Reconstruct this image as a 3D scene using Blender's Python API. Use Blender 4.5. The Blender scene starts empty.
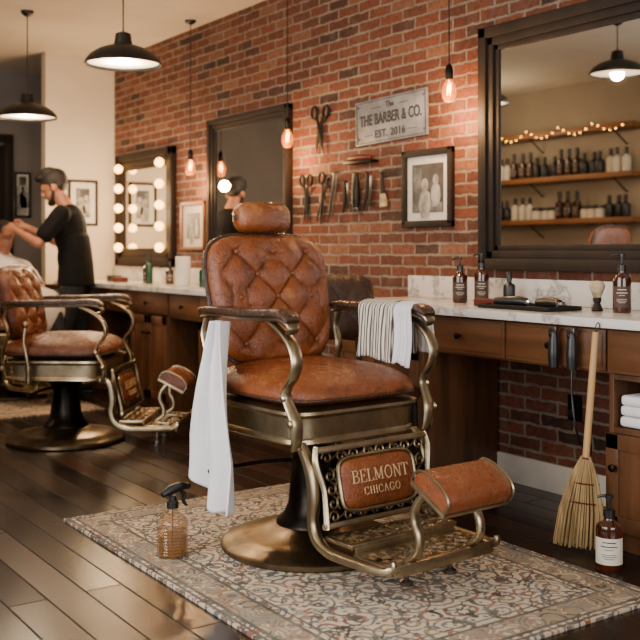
import bpy, bmesh, math, random
from mathutils import Vector, Matrix
random.seed(7)
PI=math.pi
col=bpy.context.scene.collection
def link(o): col.objects.link(o); return o
# ---------------------------------------------------------------- materials
def srgb(h):
    c=[int(h[i:i+2],16)/255 for i in (0,2,4)]
    return tuple([(x/12.92 if x<=.04045 else ((x+.055)/1.055)**2.4) for x in c]+[1])
def base(name):
    m=bpy.data.materials.new(name); m.use_nodes=True
    nt=m.node_tree; return m,nt,nt.nodes['Principled BSDF']
def ramp(nt,src,stops,interp='LINEAR'):
    r=nt.nodes.new('ShaderNodeValToRGB'); cr=r.color_ramp; cr.interpolation=interp
    while len(cr.elements)<len(stops): cr.elements.new(0.5)
    for e,(p,c) in zip(cr.elements,stops):
        e.position=p; e.color=c if len(c)==4 else (*c,1)
    nt.links.new(src,r.inputs[0]); return r.outputs[0]
def noise(nt,vec,scale,detail=4,rough=.55):
    n=nt.nodes.new('ShaderNodeTexNoise'); n.inputs['Scale'].default_value=scale
    n.inputs['Detail'].default_value=detail; n.inputs['Roughness'].default_value=rough
    if vec: nt.links.new(vec,n.inputs['Vector'])
    return n.outputs[0]
def coords(nt,stretch=(1,1,1)):
    tc=nt.nodes.new('ShaderNodeTexCoord'); mp=nt.nodes.new('ShaderNodeMapping')
    mp.inputs['Scale'].default_value=stretch
    nt.links.new(tc.outputs['Object'],mp.inputs[0]); return mp.outputs[0]
def bumpn(nt,b,src,strength,dist=.01):
    n=nt.nodes.new('ShaderNodeBump'); n.inputs['Strength'].default_value=strength; n.inputs['Distance'].default_value=dist
    nt.links.new(src,n.inputs['Height']); nt.links.new(n.outputs[0],b.inputs['Normal'])
def pm(name,c1,c2=None,scale=5,rough=.5,metal=0,bump=0,bscale=60,stretch=(1,1,1),lo=.35,hi=.65,trans=0,coat=0,emit=0,ecol=None,alpha=1,rough2=None,mid=None):
    m,nt,b=base(name)
    c1=srgb(c1); b.inputs['Base Color'].default_value=c1
    b.inputs['Roughness'].default_value=rough; b.inputs['Metallic'].default_value=metal
    b.inputs['Transmission Weight'].default_value=trans; b.inputs['Coat Weight'].default_value=coat
    b.inputs['Alpha'].default_value=alpha
    if emit:
        b.inputs['Emission Color'].default_value=srgb(ecol) if ecol else c1
        b.inputs['Emission Strength'].default_value=emit
    v=coords(nt,stretch)
    c2=srgb(c2) if c2 else tuple(x*.86 for x in c1[:3])+(1,)
    n=noise(nt,v,scale)
    st=[(lo,c2),(hi,c1)] if not mid else [(lo,c2),((lo+hi)/2,srgb(mid)),(hi,c1)]
    nt.links.new(ramp(nt,n,st),b.inputs['Base Color'])
    if rough2 is not None:
        mr=nt.nodes.new('ShaderNodeMapRange'); mr.inputs['From Min'].default_value=lo; mr.inputs['From Max'].default_value=hi
        mr.inputs['To Min'].default_value=rough2; mr.inputs['To Max'].default_value=rough
        nt.links.new(n,mr.inputs['Value']); nt.links.new(mr.outputs[0],b.inputs['Roughness'])
    if bump: bumpn(nt,b,noise(nt,v,bscale,3),bump)
    return m
def leather(name,c1,c2,c3):
    m,nt,b=base(name); v=coords(nt)
    n=noise(nt,v,5,6,.62); n2=noise(nt,v,30,8,.75)
    mix=nt.nodes.new('ShaderNodeMixRGB'); mix.inputs[0].default_value=.34; nt.links.new(n,mix.inputs[1]); nt.links.new(n2,mix.inputs[2])
    c=ramp(nt,mix.outputs[0],[(.34,srgb(c3)),(.47,srgb(c1)),(.55,srgb(c1)),(.70,srgb(c2))])
    wn=nt.nodes.new('ShaderNodeTexNoise'); wn.inputs['Scale'].default_value=18; nt.links.new(v,wn.inputs['Vector'])
    wv=nt.nodes.new('ShaderNodeVectorMath'); wv.operation='MULTIPLY_ADD'; nt.links.new(wn.outputs[1],wv.inputs[0]); wv.inputs[1].default_value=(.07,.07,.07); nt.links.new(v,wv.inputs[2])
    ck=nt.nodes.new('ShaderNodeTexVoronoi'); ck.feature='DISTANCE_TO_EDGE'; ck.inputs['Scale'].default_value=38; nt.links.new(wv.outputs[0],ck.inputs['Vector'])
    cl=ramp(nt,ck.outputs[0],[(0,(.46,.40,.37)),(.05,(1,1,1))])
    am=ramp(nt,noise(nt,v,4,3),[(.42,(0,0,0)),(.6,(.9,.9,.9))])
    mu=nt.nodes.new('ShaderNodeMixRGB'); mu.blend_type='MULTIPLY'; nt.links.new(am,mu.inputs[0]); nt.links.new(c,mu.inputs[1]); nt.links.new(cl,mu.inputs[2])
    nt.links.new(mu.outputs[0],b.inputs['Base Color'])
    vo=nt.nodes.new('ShaderNodeTexVoronoi'); vo.feature='DISTANCE_TO_EDGE'; vo.inputs['Scale'].default_value=75; nt.links.new(v,vo.inputs['Vector'])
    mx=nt.nodes.new('ShaderNodeMath'); mx.operation='MULTIPLY_ADD'; nt.links.new(n2,mx.inputs[0]); mx.inputs[1].default_value=2.0; nt.links.new(vo.outputs[0],mx.inputs[2])
    mm=nt.nodes.new('ShaderNodeMixRGB'); mm.blend_type='MULTIPLY'; nt.links.new(am,mm.inputs[0]); nt.links.new(mx.outputs[0],mm.inputs[1]); nt.links.new(cl,mm.inputs[2])
    bumpn(nt,b,mm.outputs[0],.42,.006)
    nt.links.new(ramp(nt,n2,[(.3,(.36,.36,.36)),(.7,(.19,.19,.19))]),b.inputs['Roughness'])
    return m
M={}
M['leather']=leather('tan_leather','783E1C','A66A38','3C1B0B')
M['leather_dark']=leather('dark_leather','3A2418','553725','20120B')
M['bronze']=pm('antique_bronze','82725A','4A3D2B',6,.30,1,.12,30,rough2=.45)
M['bronze_hi']=pm('aged_brass','B8A98C','7D6E55',7,.27,1,.06,30,rough2=.40)
M['bronze_dark']=pm('dark_bronze','2E2823','181412',6,.32,.9,.1,30)
M['iron']=pm('dark_iron','2E2B29','1A1817',20,.4,.8)
M['black']=pm('black_metal','131211','0B0A0A',9,.42,.3)
M['black_plastic']=pm('black_plastic','131315',None,9,.38)
M['chrome']=pm('chrome','C9CACB',None,9,.15,1)
M['steel']=pm('brushed_steel','8F8B86','5A5652',12,.3,1)
M['white_enamel']=pm('white_enamel','EFE6D6',None,4,.5)
M['wall_cream']=pm('cream_plaster','D2C4AE','C7B8A0',2,.85,0,.08,40)
M['wall_grey']=pm('taupe_plaster','7E766F','716A63',2,.85,0,.08,40)
M['wall_south']=pm('warm_plaster','A39684','978A78',2,.85,0,.08,40)
M['ceiling']=pm('ceiling_plaster','D8CCB8','CEC1AC',2,.9)
M['white_trim']=pm('white_trim','CFC8BC',None,5,.5)
M['wood']=pm('walnut_wood','6A442A','3B2516',9,.36,0,.1,40,(1.2,1.2,.12),.32,.68,mid='54351F')
M['wood_h']=pm('walnut_wood_horizontal','6A442A','3B2516',9,.36,0,.1,40,(.12,1.2,1.2),.32,.68,mid='54351F')
M['wood_dark']=pm('espresso_wood','23160F','140D09',8,.62,0,.06,40,(1,1,.3))
M['wood_dark'].node_tree.nodes['Principled BSDF'].inputs['Specular IOR Level'].default_value=.28
M['shelf_wood']=pm('shelf_wood','8A5A32','6B4222',8,.5,0,.05,30,(.2,1,1))
M['mirror']=pm('mirror_glass','E0E0DC','DEDEDA',1,.012,1)
M['amber']=pm('amber_glass','4E1E06','321203',4,.10,0,trans=.3,coat=.6)
M['label_w']=pm('paper_label','D2CBBC','C6BFAF',30,.7)
M['label_k']=pm('kraft_label','4A3428','3C2A20',30,.7)
M['cloth_w']=pm('white_cotton','DEDDDE','D2D1D4',6,.9,0,.3,250)
M['cape']=pm('white_cape','D6D1CA','C6BFB6',4,.8,0,.1,30)
M['glass_clear']=pm('bottle_glass','94622A','784C1E',4,.04,0,alpha=.36,coat=1)
M['amber_liquid']=pm('amber_liquid','623A10',None,3,.1,alpha=.5)
M['green']=pm('green_glass','123F26',None,4,.2,coat=.4)
M['broomcorn']=pm('broomcorn','AC8F62','7A623C',40,.8,0,.4,90,(1,1,.1))
M['pine']=pm('pale_wood','B48D5A','9E794C',9,.5,0,.05,30,(1,1,.1))
M['skin']=pm('skin','A87256','945F48',8,.55)
M['hair']=pm('dark_hair','1E140E','100A07',60,.65,0,.6,80)
M['shirt']=pm('black_cotton','0F0F11','0A0A0B',8,.95,0,.2,60)
M['shirt'].node_tree.nodes['Principled BSDF'].inputs['Specular IOR Level'].default_value=.2
M['jeans']=pm('dark_denim','171A20','101216',30,.9)
M['shoe']=pm('black_leather_shoe','1A1513',None,6,.4)
M['filament']=pm('glowing_filament','FFD890','FFD488',2,.2,emit=40,ecol='FFA030')
M['bulb']=pm('lit_bulb','FFE2A8','FFDFA0',2,.2,emit=14,ecol='FFC880')
M['bulb_amber']=pm('amber_bulb_glass','B86A18','A85E12',2,.05,emit=1.6,ecol='FF8A1C',alpha=.34,coat=.8)
M['bulb_v']=pm('vanity_bulb_glass','FFE0A8','FFDCA0',2,.2,emit=10,ecol='FFB65E')
M['bulb_s']=pm('fairy_bulb','FFD890','FFD488',2,.2,emit=26,ecol='FFB850')
M['red_wood']=pm('red_handle','5A1E14',None,4,.4)
M['dark_print']=pm('sign_ink','1E1C1B','282625',60,.7)
M['gold_text']=pm('gold_leaf','D2B688','BFA274',40,.4,.2)
M['picture_dark']=pm('photo_print_dark','262422','4E4B48',9,.5)
M['picture_grey']=pm('photo_print_grey','77736E','3E3B38',14,.5)
M['picture_light']=pm('photo_print_light','A8A39B','6F6A64',20,.5)
M['mat_board']=pm('mat_board','CFC8BB',None,8,.8)
M['bristle']=pm('badger_bristle','CDBE9E','8A7654',20,.8)
M['sign_metal']=pm('weathered_sign','86878A','585A5E',6,.5,.25,.15,30)
def mk_marble():
    m,nt,b=base('white_marble'); v=coords(nt)
    n=noise(nt,v,2.6,8,.65)
    nt.links.new(ramp(nt,n,[(.3,srgb('D4D1CD')),(.47,srgb('CDCAC6')),(.5,srgb('98948F')),(.53,srgb('D0CDC9')),(.8,srgb('DAD8D5'))]),b.inputs['Base Color'])
    b.inputs['Roughness'].default_value=.2; M['marble']=m
mk_marble()
def mk_brick():
    m,nt,b=base('red_brick')
    tc=nt.nodes.new('ShaderNodeTexCoord'); sp=nt.nodes.new('ShaderNodeSeparateXYZ'); cb=nt.nodes.new('ShaderNodeCombineXYZ')
    nt.links.new(tc.outputs['Object'],sp.inputs[0]); nt.links.new(sp.outputs[0],cb.inputs[0]); nt.links.new(sp.outputs[2],cb.inputs[1])
    nz=nt.nodes.new('ShaderNodeTexNoise'); nz.inputs['Scale'].default_value=17; nz.inputs['Detail'].default_value=6; nz.inputs['Roughness'].default_value=.7; nt.links.new(tc.outputs['Object'],nz.inputs['Vector'])
    vm=nt.nodes.new('ShaderNodeVectorMath'); vm.operation='MULTIPLY_ADD'; nt.links.new(nz.outputs[1],vm.inputs[0]); vm.inputs[1].default_value=(.034,.030,0); nt.links.new(cb.outputs[0],vm.inputs[2])
    br=nt.nodes.new('ShaderNodeTexBrick'); nt.links.new(vm.outputs[0],br.inputs['Vector'])
    br.inputs['Scale'].default_value=1; br.inputs['Brick Width'].default_value=.20; br.inputs['Row Height'].default_value=.0605
    br.inputs['Mortar Size'].default_value=.0078; br.inputs['Mortar Smooth'].default_value=.4
    br.inputs['Color1'].default_value=(0,0,0,1); br.inputs['Color2'].default_value=(1,1,1,1); br.inputs['Mortar'].default_value=(.5,.5,.5,1)
    c=ramp(nt,br.outputs[0],[(0,srgb('3F261C')),(.16,srgb('6C3B28')),(.36,srgb('8A4B30')),(.55,srgb('6F3723')),(.7,srgb('955236')),(.85,srgb('7F432C')),(1,srgb('A06A4A'))])
    n=noise(nt,tc.outputs['Object'],34,8,.8)
    sh=ramp(nt,n,[(.34,(.24,.22,.21)),(.46,(.8,.8,.8)),(.56,(1,1,1)),(.68,(1.5,1.42,1.34))])
    mx=nt.nodes.new('ShaderNodeMixRGB'); mx.blend_type='MULTIPLY'; mx.inputs[0].default_value=1; nt.links.new(c,mx.inputs[1]); nt.links.new(sh,mx.inputs[2])
    nl=noise(nt,tc.outputs['Object'],7,9,.8)
    dust=nt.nodes.new('ShaderNodeMixRGB'); nt.links.new(ramp(nt,nl,[(.50,(0,0,0)),(.66,(.5,.5,.5))]),dust.inputs[0]); nt.links.new(mx.outputs[0],dust.inputs[1]); dust.inputs[2].default_value=srgb('8A715F')
    mx2=nt.nodes.new('ShaderNodeMixRGB'); nt.links.new(br.outputs[1],mx2.inputs[0]); nt.links.new(dust.outputs[0],mx2.inputs[1]); nt.links.new(ramp(nt,nl,[(.35,srgb('7A6858')),(.6,srgb('AC9A88'))]),mx2.inputs[2])
    nt.links.new(mx2.outputs[0],b.inputs['Base Color']); b.inputs['Roughness'].default_value=.82
    h=nt.nodes.new('ShaderNodeMath'); h.operation='MULTIPLY_ADD'; nt.links.new(br.outputs[1],h.inputs[0]); h.inputs[1].default_value=-.6
    h2=nt.nodes.new('ShaderNodeMath'); h2.operation='MULTIPLY'; nt.links.new(n,h2.inputs[0]); h2.inputs[1].default_value=2.2; nt.links.new(h2.outputs[0],h.inputs[2])
    bumpn(nt,b,h.outputs[0],.9,.022); M['brick']=m
mk_brick()
def mk_floor():
    m,nt,b=base('dark_plank_floor'); tc=nt.nodes.new('ShaderNodeTexCoord'); o=tc.outputs['Object']
    br=nt.nodes.new('ShaderNodeTexBrick'); nt.links.new(o,br.inputs['Vector']); br.offset=.37
    br.inputs['Scale'].default_value=1; br.inputs['Brick Width'].default_value=1.3; br.inputs['Row Height'].default_value=.125
    br.inputs['Mortar Size'].default_value=.0035; br.inputs['Mortar Smooth'].default_value=.1
    br.inputs['Color1'].default_value=(0,0,0,1); br.inputs['Color2'].default_value=(1,1,1,1); br.inputs['Mortar'].default_value=(0,0,0,1)
    v=coords(nt,(.8,14,1)); n=noise(nt,v,4,7,.65)
    mx=nt.nodes.new('ShaderNodeMixRGB'); mx.inputs[0].default_value=.48; nt.links.new(br.outputs[0],mx.inputs[1]); nt.links.new(n,mx.inputs[2])
    c=ramp(nt,mx.outputs[0],[(.18,srgb('120C09')),(.5,srgb('1F150F')),(.82,srgb('34241A'))])
    m2=nt.nodes.new('ShaderNodeMixRGB'); nt.links.new(br.outputs[1],m2.inputs[0]); nt.links.new(c,m2.inputs[1]); m2.inputs[2].default_value=srgb('030202')
    nt.links.new(m2.outputs[0],b.inputs['Base Color'])
    rr=nt.nodes.new('ShaderNodeMixRGB'); nt.links.new(br.outputs[1],rr.inputs[0]); nt.links.new(ramp(nt,br.outputs[0],[(0,(.20,.20,.20)),(1,(.28,.28,.28))]),rr.inputs[1]); rr.inputs[2].default_value=(.9,.9,.9,1)
    nt.links.new(rr.outputs[0],b.inputs['Roughness'])
    h=nt.nodes.new('ShaderNodeMath'); h.operation='MULTIPLY_ADD'; nt.links.new(n,h.inputs[0]); h.inputs[1].default_value=.25
    h3=nt.nodes.new('ShaderNodeMath'); h3.operation='MULTIPLY'; nt.links.new(br.outputs[1],h3.inputs[0]); h3.inputs[1].default_value=-1; nt.links.new(h3.outputs[0],h.inputs[2])
    bumpn(nt,b,h.outputs[0],.3,.004); b.inputs['Specular IOR Level'].default_value=.38; M['floor']=m
mk_floor()
def mk_rug(name,hx,hy,cols):
    m,nt,b=base(name); L=nt.links.new
    tc=nt.nodes.new('ShaderNodeTexCoord'); sp=nt.nodes.new('ShaderNodeSeparateXYZ'); L(tc.outputs['Object'],sp.inputs[0])
    def ma(op,a,bb=None,cc=None):
        n=nt.nodes.new('ShaderNodeMath'); n.operation=op
        for i,x in enumerate((a,bb,cc)):
            if x is None: continue
            if isinstance(x,(int,float)): n.inputs[i].default_value=x
            else: L(x,n.inputs[i])
        return n.outputs[0]
    ax=ma('ABSOLUTE',sp.outputs[0]); ay=ma('ABSOLUTE',sp.outputs[1])
    d=ma('MINIMUM',ma('SUBTRACT',hx,ax),ma('SUBTRACT',hy,ay))
    cb=nt.nodes.new('ShaderNodeCombineXYZ'); L(ax,cb.inputs[0]); L(ay,cb.inputs[1])
    cr,rust,blue,dark,tan=[srgb(c) for c in cols]
    wn=nt.nodes.new('ShaderNodeTexNoise'); wn.inputs['Scale'].default_value=11; L(cb.outputs[0],wn.inputs['Vector'])
    wv=nt.nodes.new('ShaderNodeVectorMath'); wv.operation='MULTIPLY_ADD'; L(wn.outputs[1],wv.inputs[0]); wv.inputs[1].default_value=(.05,.05,0); L(cb.outputs[0],wv.inputs[2]); wvo=wv.outputs[0]
    v1=nt.nodes.new('ShaderNodeTexVoronoi'); v1.inputs['Scale'].default_value=10; v1.inputs['Randomness'].default_value=.45; L(wvo,v1.inputs['Vector'])
    rings=ma('SINE',ma('MULTIPLY',v1.outputs['Distance'],27))
    v2=nt.nodes.new('ShaderNodeTexVoronoi'); v2.inputs['Scale'].default_value=32; v2.inputs['Randomness'].default_value=.8; L(wvo,v2.inputs['Vector'])
    swirl=noise(nt,cb.outputs[0],13,2,.5)
    vine=ma('ABSOLUTE',ma('SUBTRACT',swirl,.5))
    hue=ramp(nt,noise(nt,cb.outputs[0],5,2),[(0,rust),(.44,blue),(.50,tan),(.53,rust),(.59,blue),(.68,dark)],'CONSTANT')
    mot=ramp(nt,rings,[(0,(0,0,0)),(.35,(1,1,1))],'CONSTANT')
    m1=nt.nodes.new('ShaderNodeMixRGB'); L(mot,m1.inputs[0]); m1.inputs[1].default_value=cr; L(hue,m1.inputs[2])
    vin=ramp(nt,vine,[(0,(1,1,1)),(.025,(0,0,0))],'CONSTANT')
    m2=nt.nodes.new('ShaderNodeMixRGB'); L(vin,m2.inputs[0]); L(m1.outputs[0],m2.inputs[1]); m2.inputs[2].default_value=dark
    dots=ramp(nt,v2.outputs['Distance'],[(0,(1,1,1)),(.26,(0,0,0))],'CONSTANT')
    m3=nt.nodes.new('ShaderNodeMixRGB'); L(dots,m3.inputs[0]); L(m2.outputs[0],m3.inputs[1]); m3.inputs[2].default_value=blue
    bg=nt.nodes.new('ShaderNodeMixRGB'); L(ramp(nt,ma('SINE',ma('MULTIPLY',v1.outputs['Distance'],38)),[(0,(0,0,0)),(.45,(1,1,1))],'CONSTANT'),bg.inputs[0]); bg.inputs[1].default_value=tan; L(ramp(nt,noise(nt,cb.outputs[0],8,2),[(0,dark),(.46,cr),(.52,rust),(.58,blue)],'CONSTANT'),bg.inputs[2])
    band=ramp(nt,ma('MULTIPLY',d,3.0),[(0,(0,0,0)),(.13,(1,1,1)),(.42,(0,0,0))],'CONSTANT')
    m4=nt.nodes.new('ShaderNodeMixRGB'); L(band,m4.inputs[0]); L(m3.outputs[0],m4.inputs[1]); L(bg.outputs[0],m4.inputs[2])
    lines=ramp(nt,ma('MULTIPLY',d,3.0),[(0,(0,0,0)),(.035,(1,1,1)),(.065,(0,0,0)),(.10,(1,1,1)),(.14,(0,0,0)),(.42,(1,1,1)),(.46,(0,0,0)),(.52,(1,1,1)),(.545,(0,0,0))],'CONSTANT')
    m5=nt.nodes.new('ShaderNodeMixRGB'); L(lines,m5.inputs[0]); L(m4.outputs[0],m5.inputs[1]); m5.inputs[2].default_value=dark
    fade=ramp(nt,noise(nt,tc.outputs['Object'],7,9,.8),[(.38,(.04,.04,.04)),(.68,(.5,.5,.5))])
    m6=nt.nodes.new('ShaderNodeMixRGB'); L(fade,m6.inputs[0]); L(m5.outputs[0],m6.inputs[1]); m6.inputs[2].default_value=srgb('A69A86')
    L(m6.outputs[0],b.inputs['Base Color']); b.inputs['Roughness'].default_value=.95
    bumpn(nt,b,noise(nt,tc.outputs['Object'],300,3),.5,.004)
    return m
def mk_stripe():
    m,nt,b=base('striped_towel_cloth'); tc=nt.nodes.new('ShaderNodeTexCoord'); sp=nt.nodes.new('ShaderNodeSeparateXYZ'); nt.links.new(tc.outputs['Object'],sp.inputs[0])
    n=nt.nodes.new('ShaderNodeMath'); n.operation='MULTIPLY'; n.inputs[1].default_value=72; nt.links.new(sp.outputs[0],n.inputs[0])
    f=nt.nodes.new('ShaderNodeMath'); f.operation='FRACT'; nt.links.new(n.outputs[0],f.inputs[0])
    nt.links.new(ramp(nt,f.outputs[0],[(0,srgb('D6D0C4')),(.56,srgb('5A4E46'))],'CONSTANT'),b.inputs['Base Color']); b.inputs['Roughness'].default_value=.95
    bumpn(nt,b,noise(nt,tc.outputs['Object'],250,3),.3,.003); return m
M['stripe']=mk_stripe()
# ---------------------------------------------------------------- mesh builder
def cr(pts,n=6,closed=False):
    pts=[Vector(p) for p in pts]; out=[]; L=len(pts)
    R=range(L) if closed else range(L-1)
    for i in R:
        if closed: p0,p1,p2,p3=pts[i-1],pts[i],pts[(i+1)%L],pts[(i+2)%L]
        else: p0,p1,p2,p3=pts[max(i-1,0)],pts[i],pts[i+1],pts[min(i+2,L-1)]
        for k in range(n):
            t=k/n
            out.append(.5*((2*p1)+(p2-p0)*t+(2*p0-5*p1+4*p2-p3)*t*t+(3*p1-p0-3*p2+p3)*t**3))
    if not closed: out.append(pts[-1])
    return out
class B:
    def __init__(s,mx=None): s.bm=bmesh.new(); s.mx=mx or Matrix()
    def _t(s,vs,m=None):
        m=s.mx@m if m is not None else s.mx
        for v in vs: v.co=m@v.co
    def box(s,c,d,bev=0,rot=None,seg=2):
        r=bmesh.ops.create_cube(s.bm,size=1); vs=r['verts']
        for v in vs: v.co=Vector((v.co.x*d[0],v.co.y*d[1],v.co.z*d[2]))
        if bev:
            es=list({e for v in vs for e in v.link_edges})
            r=bmesh.ops.bevel(s.bm,geom=es,offset=bev,segments=seg,affect='EDGES',profile=.6)
            vs=list({v for f in r['faces'] for v in f.verts}|{v for v in vs if v.is_valid})
        m=Matrix.Translation(c)@(rot.to_4x4() if rot is not None else Matrix())
        s._t(vs,m); return s
    def rings(s,rings,cap=True,closed=False,m=None):
        R=[[s.bm.verts.new(p) for p in r] for r in rings]; n=len(R[0])
        L=len(R)
        for i in range(L if closed else L-1):
            a,b=R[i],R[(i+1)%L]
            for j in range(n):
                k=(j+1)%n
                try: s.bm.faces.new((a[j],a[k],b[k],b[j]))
                except ValueError: pass
        if cap and not closed:
            s.bm.faces.new(list(reversed(R[0]))); s.bm.faces.new(R[-1])
        s._t([v for r in R for v in r],m); return s
    def lathe(s,prof,c=(0,0,0),seg=32,rot=None,sx=1,sy=1):
        rg=[[(max(r,1e-4)*sx*math.cos(2*PI*j/seg),max(r,1e-4)*sy*math.sin(2*PI*j/seg),z) for j in range(seg)] for r,z in prof]
        m=Matrix.Translation(c)@(rot.to_4x4() if rot is not None else Matrix())
        return s.rings(rg,m=m)
    def loft(s,levels,w,d,n=5,seg=64,c=(0,0,0)):
        rg=[]
        for off,z in levels:
            rr=[]
            for j in range(seg):
                a=2*PI*j/seg; cx,sy=math.cos(a),math.sin(a)
                rr.append((c[0]+math.copysign(abs(cx)**(2/n),cx)*(w/2+off),c[1]+math.copysign(abs(sy)**(2/n),sy)*(d/2+off),c[2]+z))
            rg.append(rr)
        return s.rings(rg)
    def tube(s,pts,r,seg=8,ref=None,flat=1,sm=0,closed=False,cap=True,sq=2):
        if sm: 
            if isinstance(r,(list,tuple)):
                rr=[]
                for i in range(len(r)-1): rr+= [r[i]+(r[i+1]-r[i])*k/sm for k in range(sm)]
                r=rr+[r[-1]]
            pts=cr(pts,sm,closed)
        else: pts=[Vector(p) for p in pts]
        L=len(pts); rg=[]; prev=None
        pw=2/sq
        for i,p in enumerate(pts):
            if closed: t=pts[(i+1)%L]-pts[i-1]
            else: t=pts[min(i+1,L-1)]-pts[max(i-1,0)]
            if t.length<1e-9: t=Vector((0,0,1))
            t.normalize()
            if ref is not None: n=Vector(ref)
            elif prev is None: n=Vector((0,0,1)) if abs(t.z)<.9 else Vector((1,0,0))
            else: n=prev
            n=n-t*t.dot(n)
            if n.length<1e-6: n=t.orthogonal()
            n.normalize(); prev=n; b=t.cross(n)
            ri=r[i] if isinstance(r,(list,tuple)) else r
            rw=[]
            for j in range(seg):
                c_,s_=math.cos(2*PI*j/seg),math.sin(2*PI*j/seg)
                if sq!=2: c_=math.copysign(abs(c_)**pw,c_); s_=math.copysign(abs(s_)**pw,s_)
                rw.append(p+n*ri*c_+b*ri*flat*s_)
            rg.append(rw)
        return s.rings(rg,cap=cap,closed=closed)
    def ball(s,c,r,u=16,v=10,rot=None):
        if not isinstance(r,(tuple,list)): r=(r,r,r)
        q=bmesh.ops.create_uvsphere(s.bm,u_segments=u,v_segments=v,radius=1)
        m=Matrix.Translation(c)@(rot.to_4x4() if rot is not None else Matrix())@Matrix.Diagonal((*r,1))
        s._t(q['verts'],m); return s
    def limb(s,p0,r0,p1,r1):
        s.tube([p0,p1],[r0,r1],12); s.ball(p0,r0,12,8); s.ball(p1,r1,12,8); return s
    def prism(s,poly,z0,z1,m=None):
        a=[s.bm.verts.new((x,y,z0)) for x,y in poly]; b=[s.bm.verts.new((x,y,z1)) for x,y in poly]
        s.bm.faces.new(list(reversed(a))); s.bm.faces.new(b)
        for i in range(len(poly)):
            k=(i+1)%len(poly); s.bm.faces.new((a[i],a[k],b[k],b[i]))
        s._t(a+b,m); return s
    def pillow(s,w,h,tf,tb,n=4,m=None,tuft=0,ta=.1,tb_=.1,taper=0,rings=26,seg=96,p=5,crown=0,border=0):
        def pos(rho,a,side):
            cx,sy=math.cos(a),math.sin(a)
            x=math.copysign(abs(cx)**(2/n),cx)*w/2*rho; y=math.copysign(abs(sy)**(2/n),sy)*h/2*rho
            x*=1+taper*y/(h/2)
            dome=max(0,1-rho**p)**.5
            if side>0:
                z=tf*dome+crown*(1-rho*rho)
                if tuft:
                    P=x/ta+y/tb_; Q=x/ta-y/tb_
                    pil=(abs(math.sin(PI*P/2))*abs(math.sin(PI*Q/2)))**.42
                    z-=tuft*(1-pil)*min(1,max(0,((border or 1)-rho)*7))
            else: z=-tb*dome
            return (x,y,z)
        rg=[]
        for side in (1,-1):
            rr=[i/rings for i in range(rings+1)]
            rr=[1-(1-t)**1.7 for t in rr] if not border else [1-(1-t)**1.35 for t in rr]
            if side<0: rr=list(reversed(rr))[1:]
            for t in rr: rg.append([pos(max(t,.002),2*PI*j/seg,side) for j in range(seg)])
        return s.rings(rg,m=m)
    def grid(s,fn,nu,nv):
        V=[[s.bm.verts.new(s.mx@Vector(fn(i/nu,j/nv))) for j in range(nv+1)] for i in range(nu+1)]
        for i in range(nu):
            for j in range(nv): s.bm.faces.new((V[i][j],V[i+1][j],V[i+1][j+1],V[i][j+1]))
        return s
    def obj(s,name,mat,parent=None,loc=None,smooth=True,rot=None,fix=True):
        if fix: bmesh.ops.recalc_face_normals(s.bm,faces=s.bm.faces)
        me=bpy.data.meshes.new(name); s.bm.to_mesh(me); s.bm.free()
        if smooth:
            me.polygons.foreach_set('use_smooth',[True]*len(me.polygons))
            try: me.set_sharp_from_angle(angle=math.radians(38))
            except Exception: pass
        o=bpy.data.objects.new(name,me); me.materials.append(M[mat] if isinstance(mat,str) else mat); link(o)
        if parent: o.parent=parent
        if loc: o.location=loc
        if rot: o.rotation_euler=rot
        return o
def top(o,label,cat,group=None):
    o['label']=label; o['category']=cat
    if group: o['group']=group
    return o
def empty(name,label,cat,loc=(0,0,0),rz=0,group=None):
    e=bpy.data.objects.new(name,None); e.empty_display_size=.1; link(e); e.location=loc; e.rotation_euler=(0,0,rz)
    return top(e,label,cat,group)
def dup(o,loc=None,rz=None,label=None,parent=None):
    c=o.copy(); col.objects.link(c)
    if parent: c.parent=parent
    if loc is not None: c.location=loc
    if rz is not None: c.rotation_euler=(c.rotation_euler[0],c.rotation_euler[1],rz)
    if label: c['label']=label
    for k in list(o.children): dup(k,parent=c)
    return c
def text(body,size,ext,mat,parent,m,name='lettering',bold=0,space=1):
    cu=bpy.data.curves.new('t','FONT'); cu.body=body; cu.size=size; cu.extrude=ext; cu.align_x='CENTER'; cu.align_y='CENTER'; cu.offset=bold; cu.space_character=space
    o=bpy.data.objects.new('t',cu); link(o); dg=bpy.context.evaluated_depsgraph_get()
    me=bpy.data.meshes.new_from_object(o.evaluated_get(dg)); bpy.data.objects.remove(o)
    me.materials.clear(); me.materials.append(M[mat]); me.transform(m)
    t=bpy.data.objects.new(name,me); link(t)
    if parent: t.parent=parent
    return t
TK,TN=.15,.065
def _ser(x,y,w=.30): return ([(x-w/2,y),(x+w/2,y)],.055,0)
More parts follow.
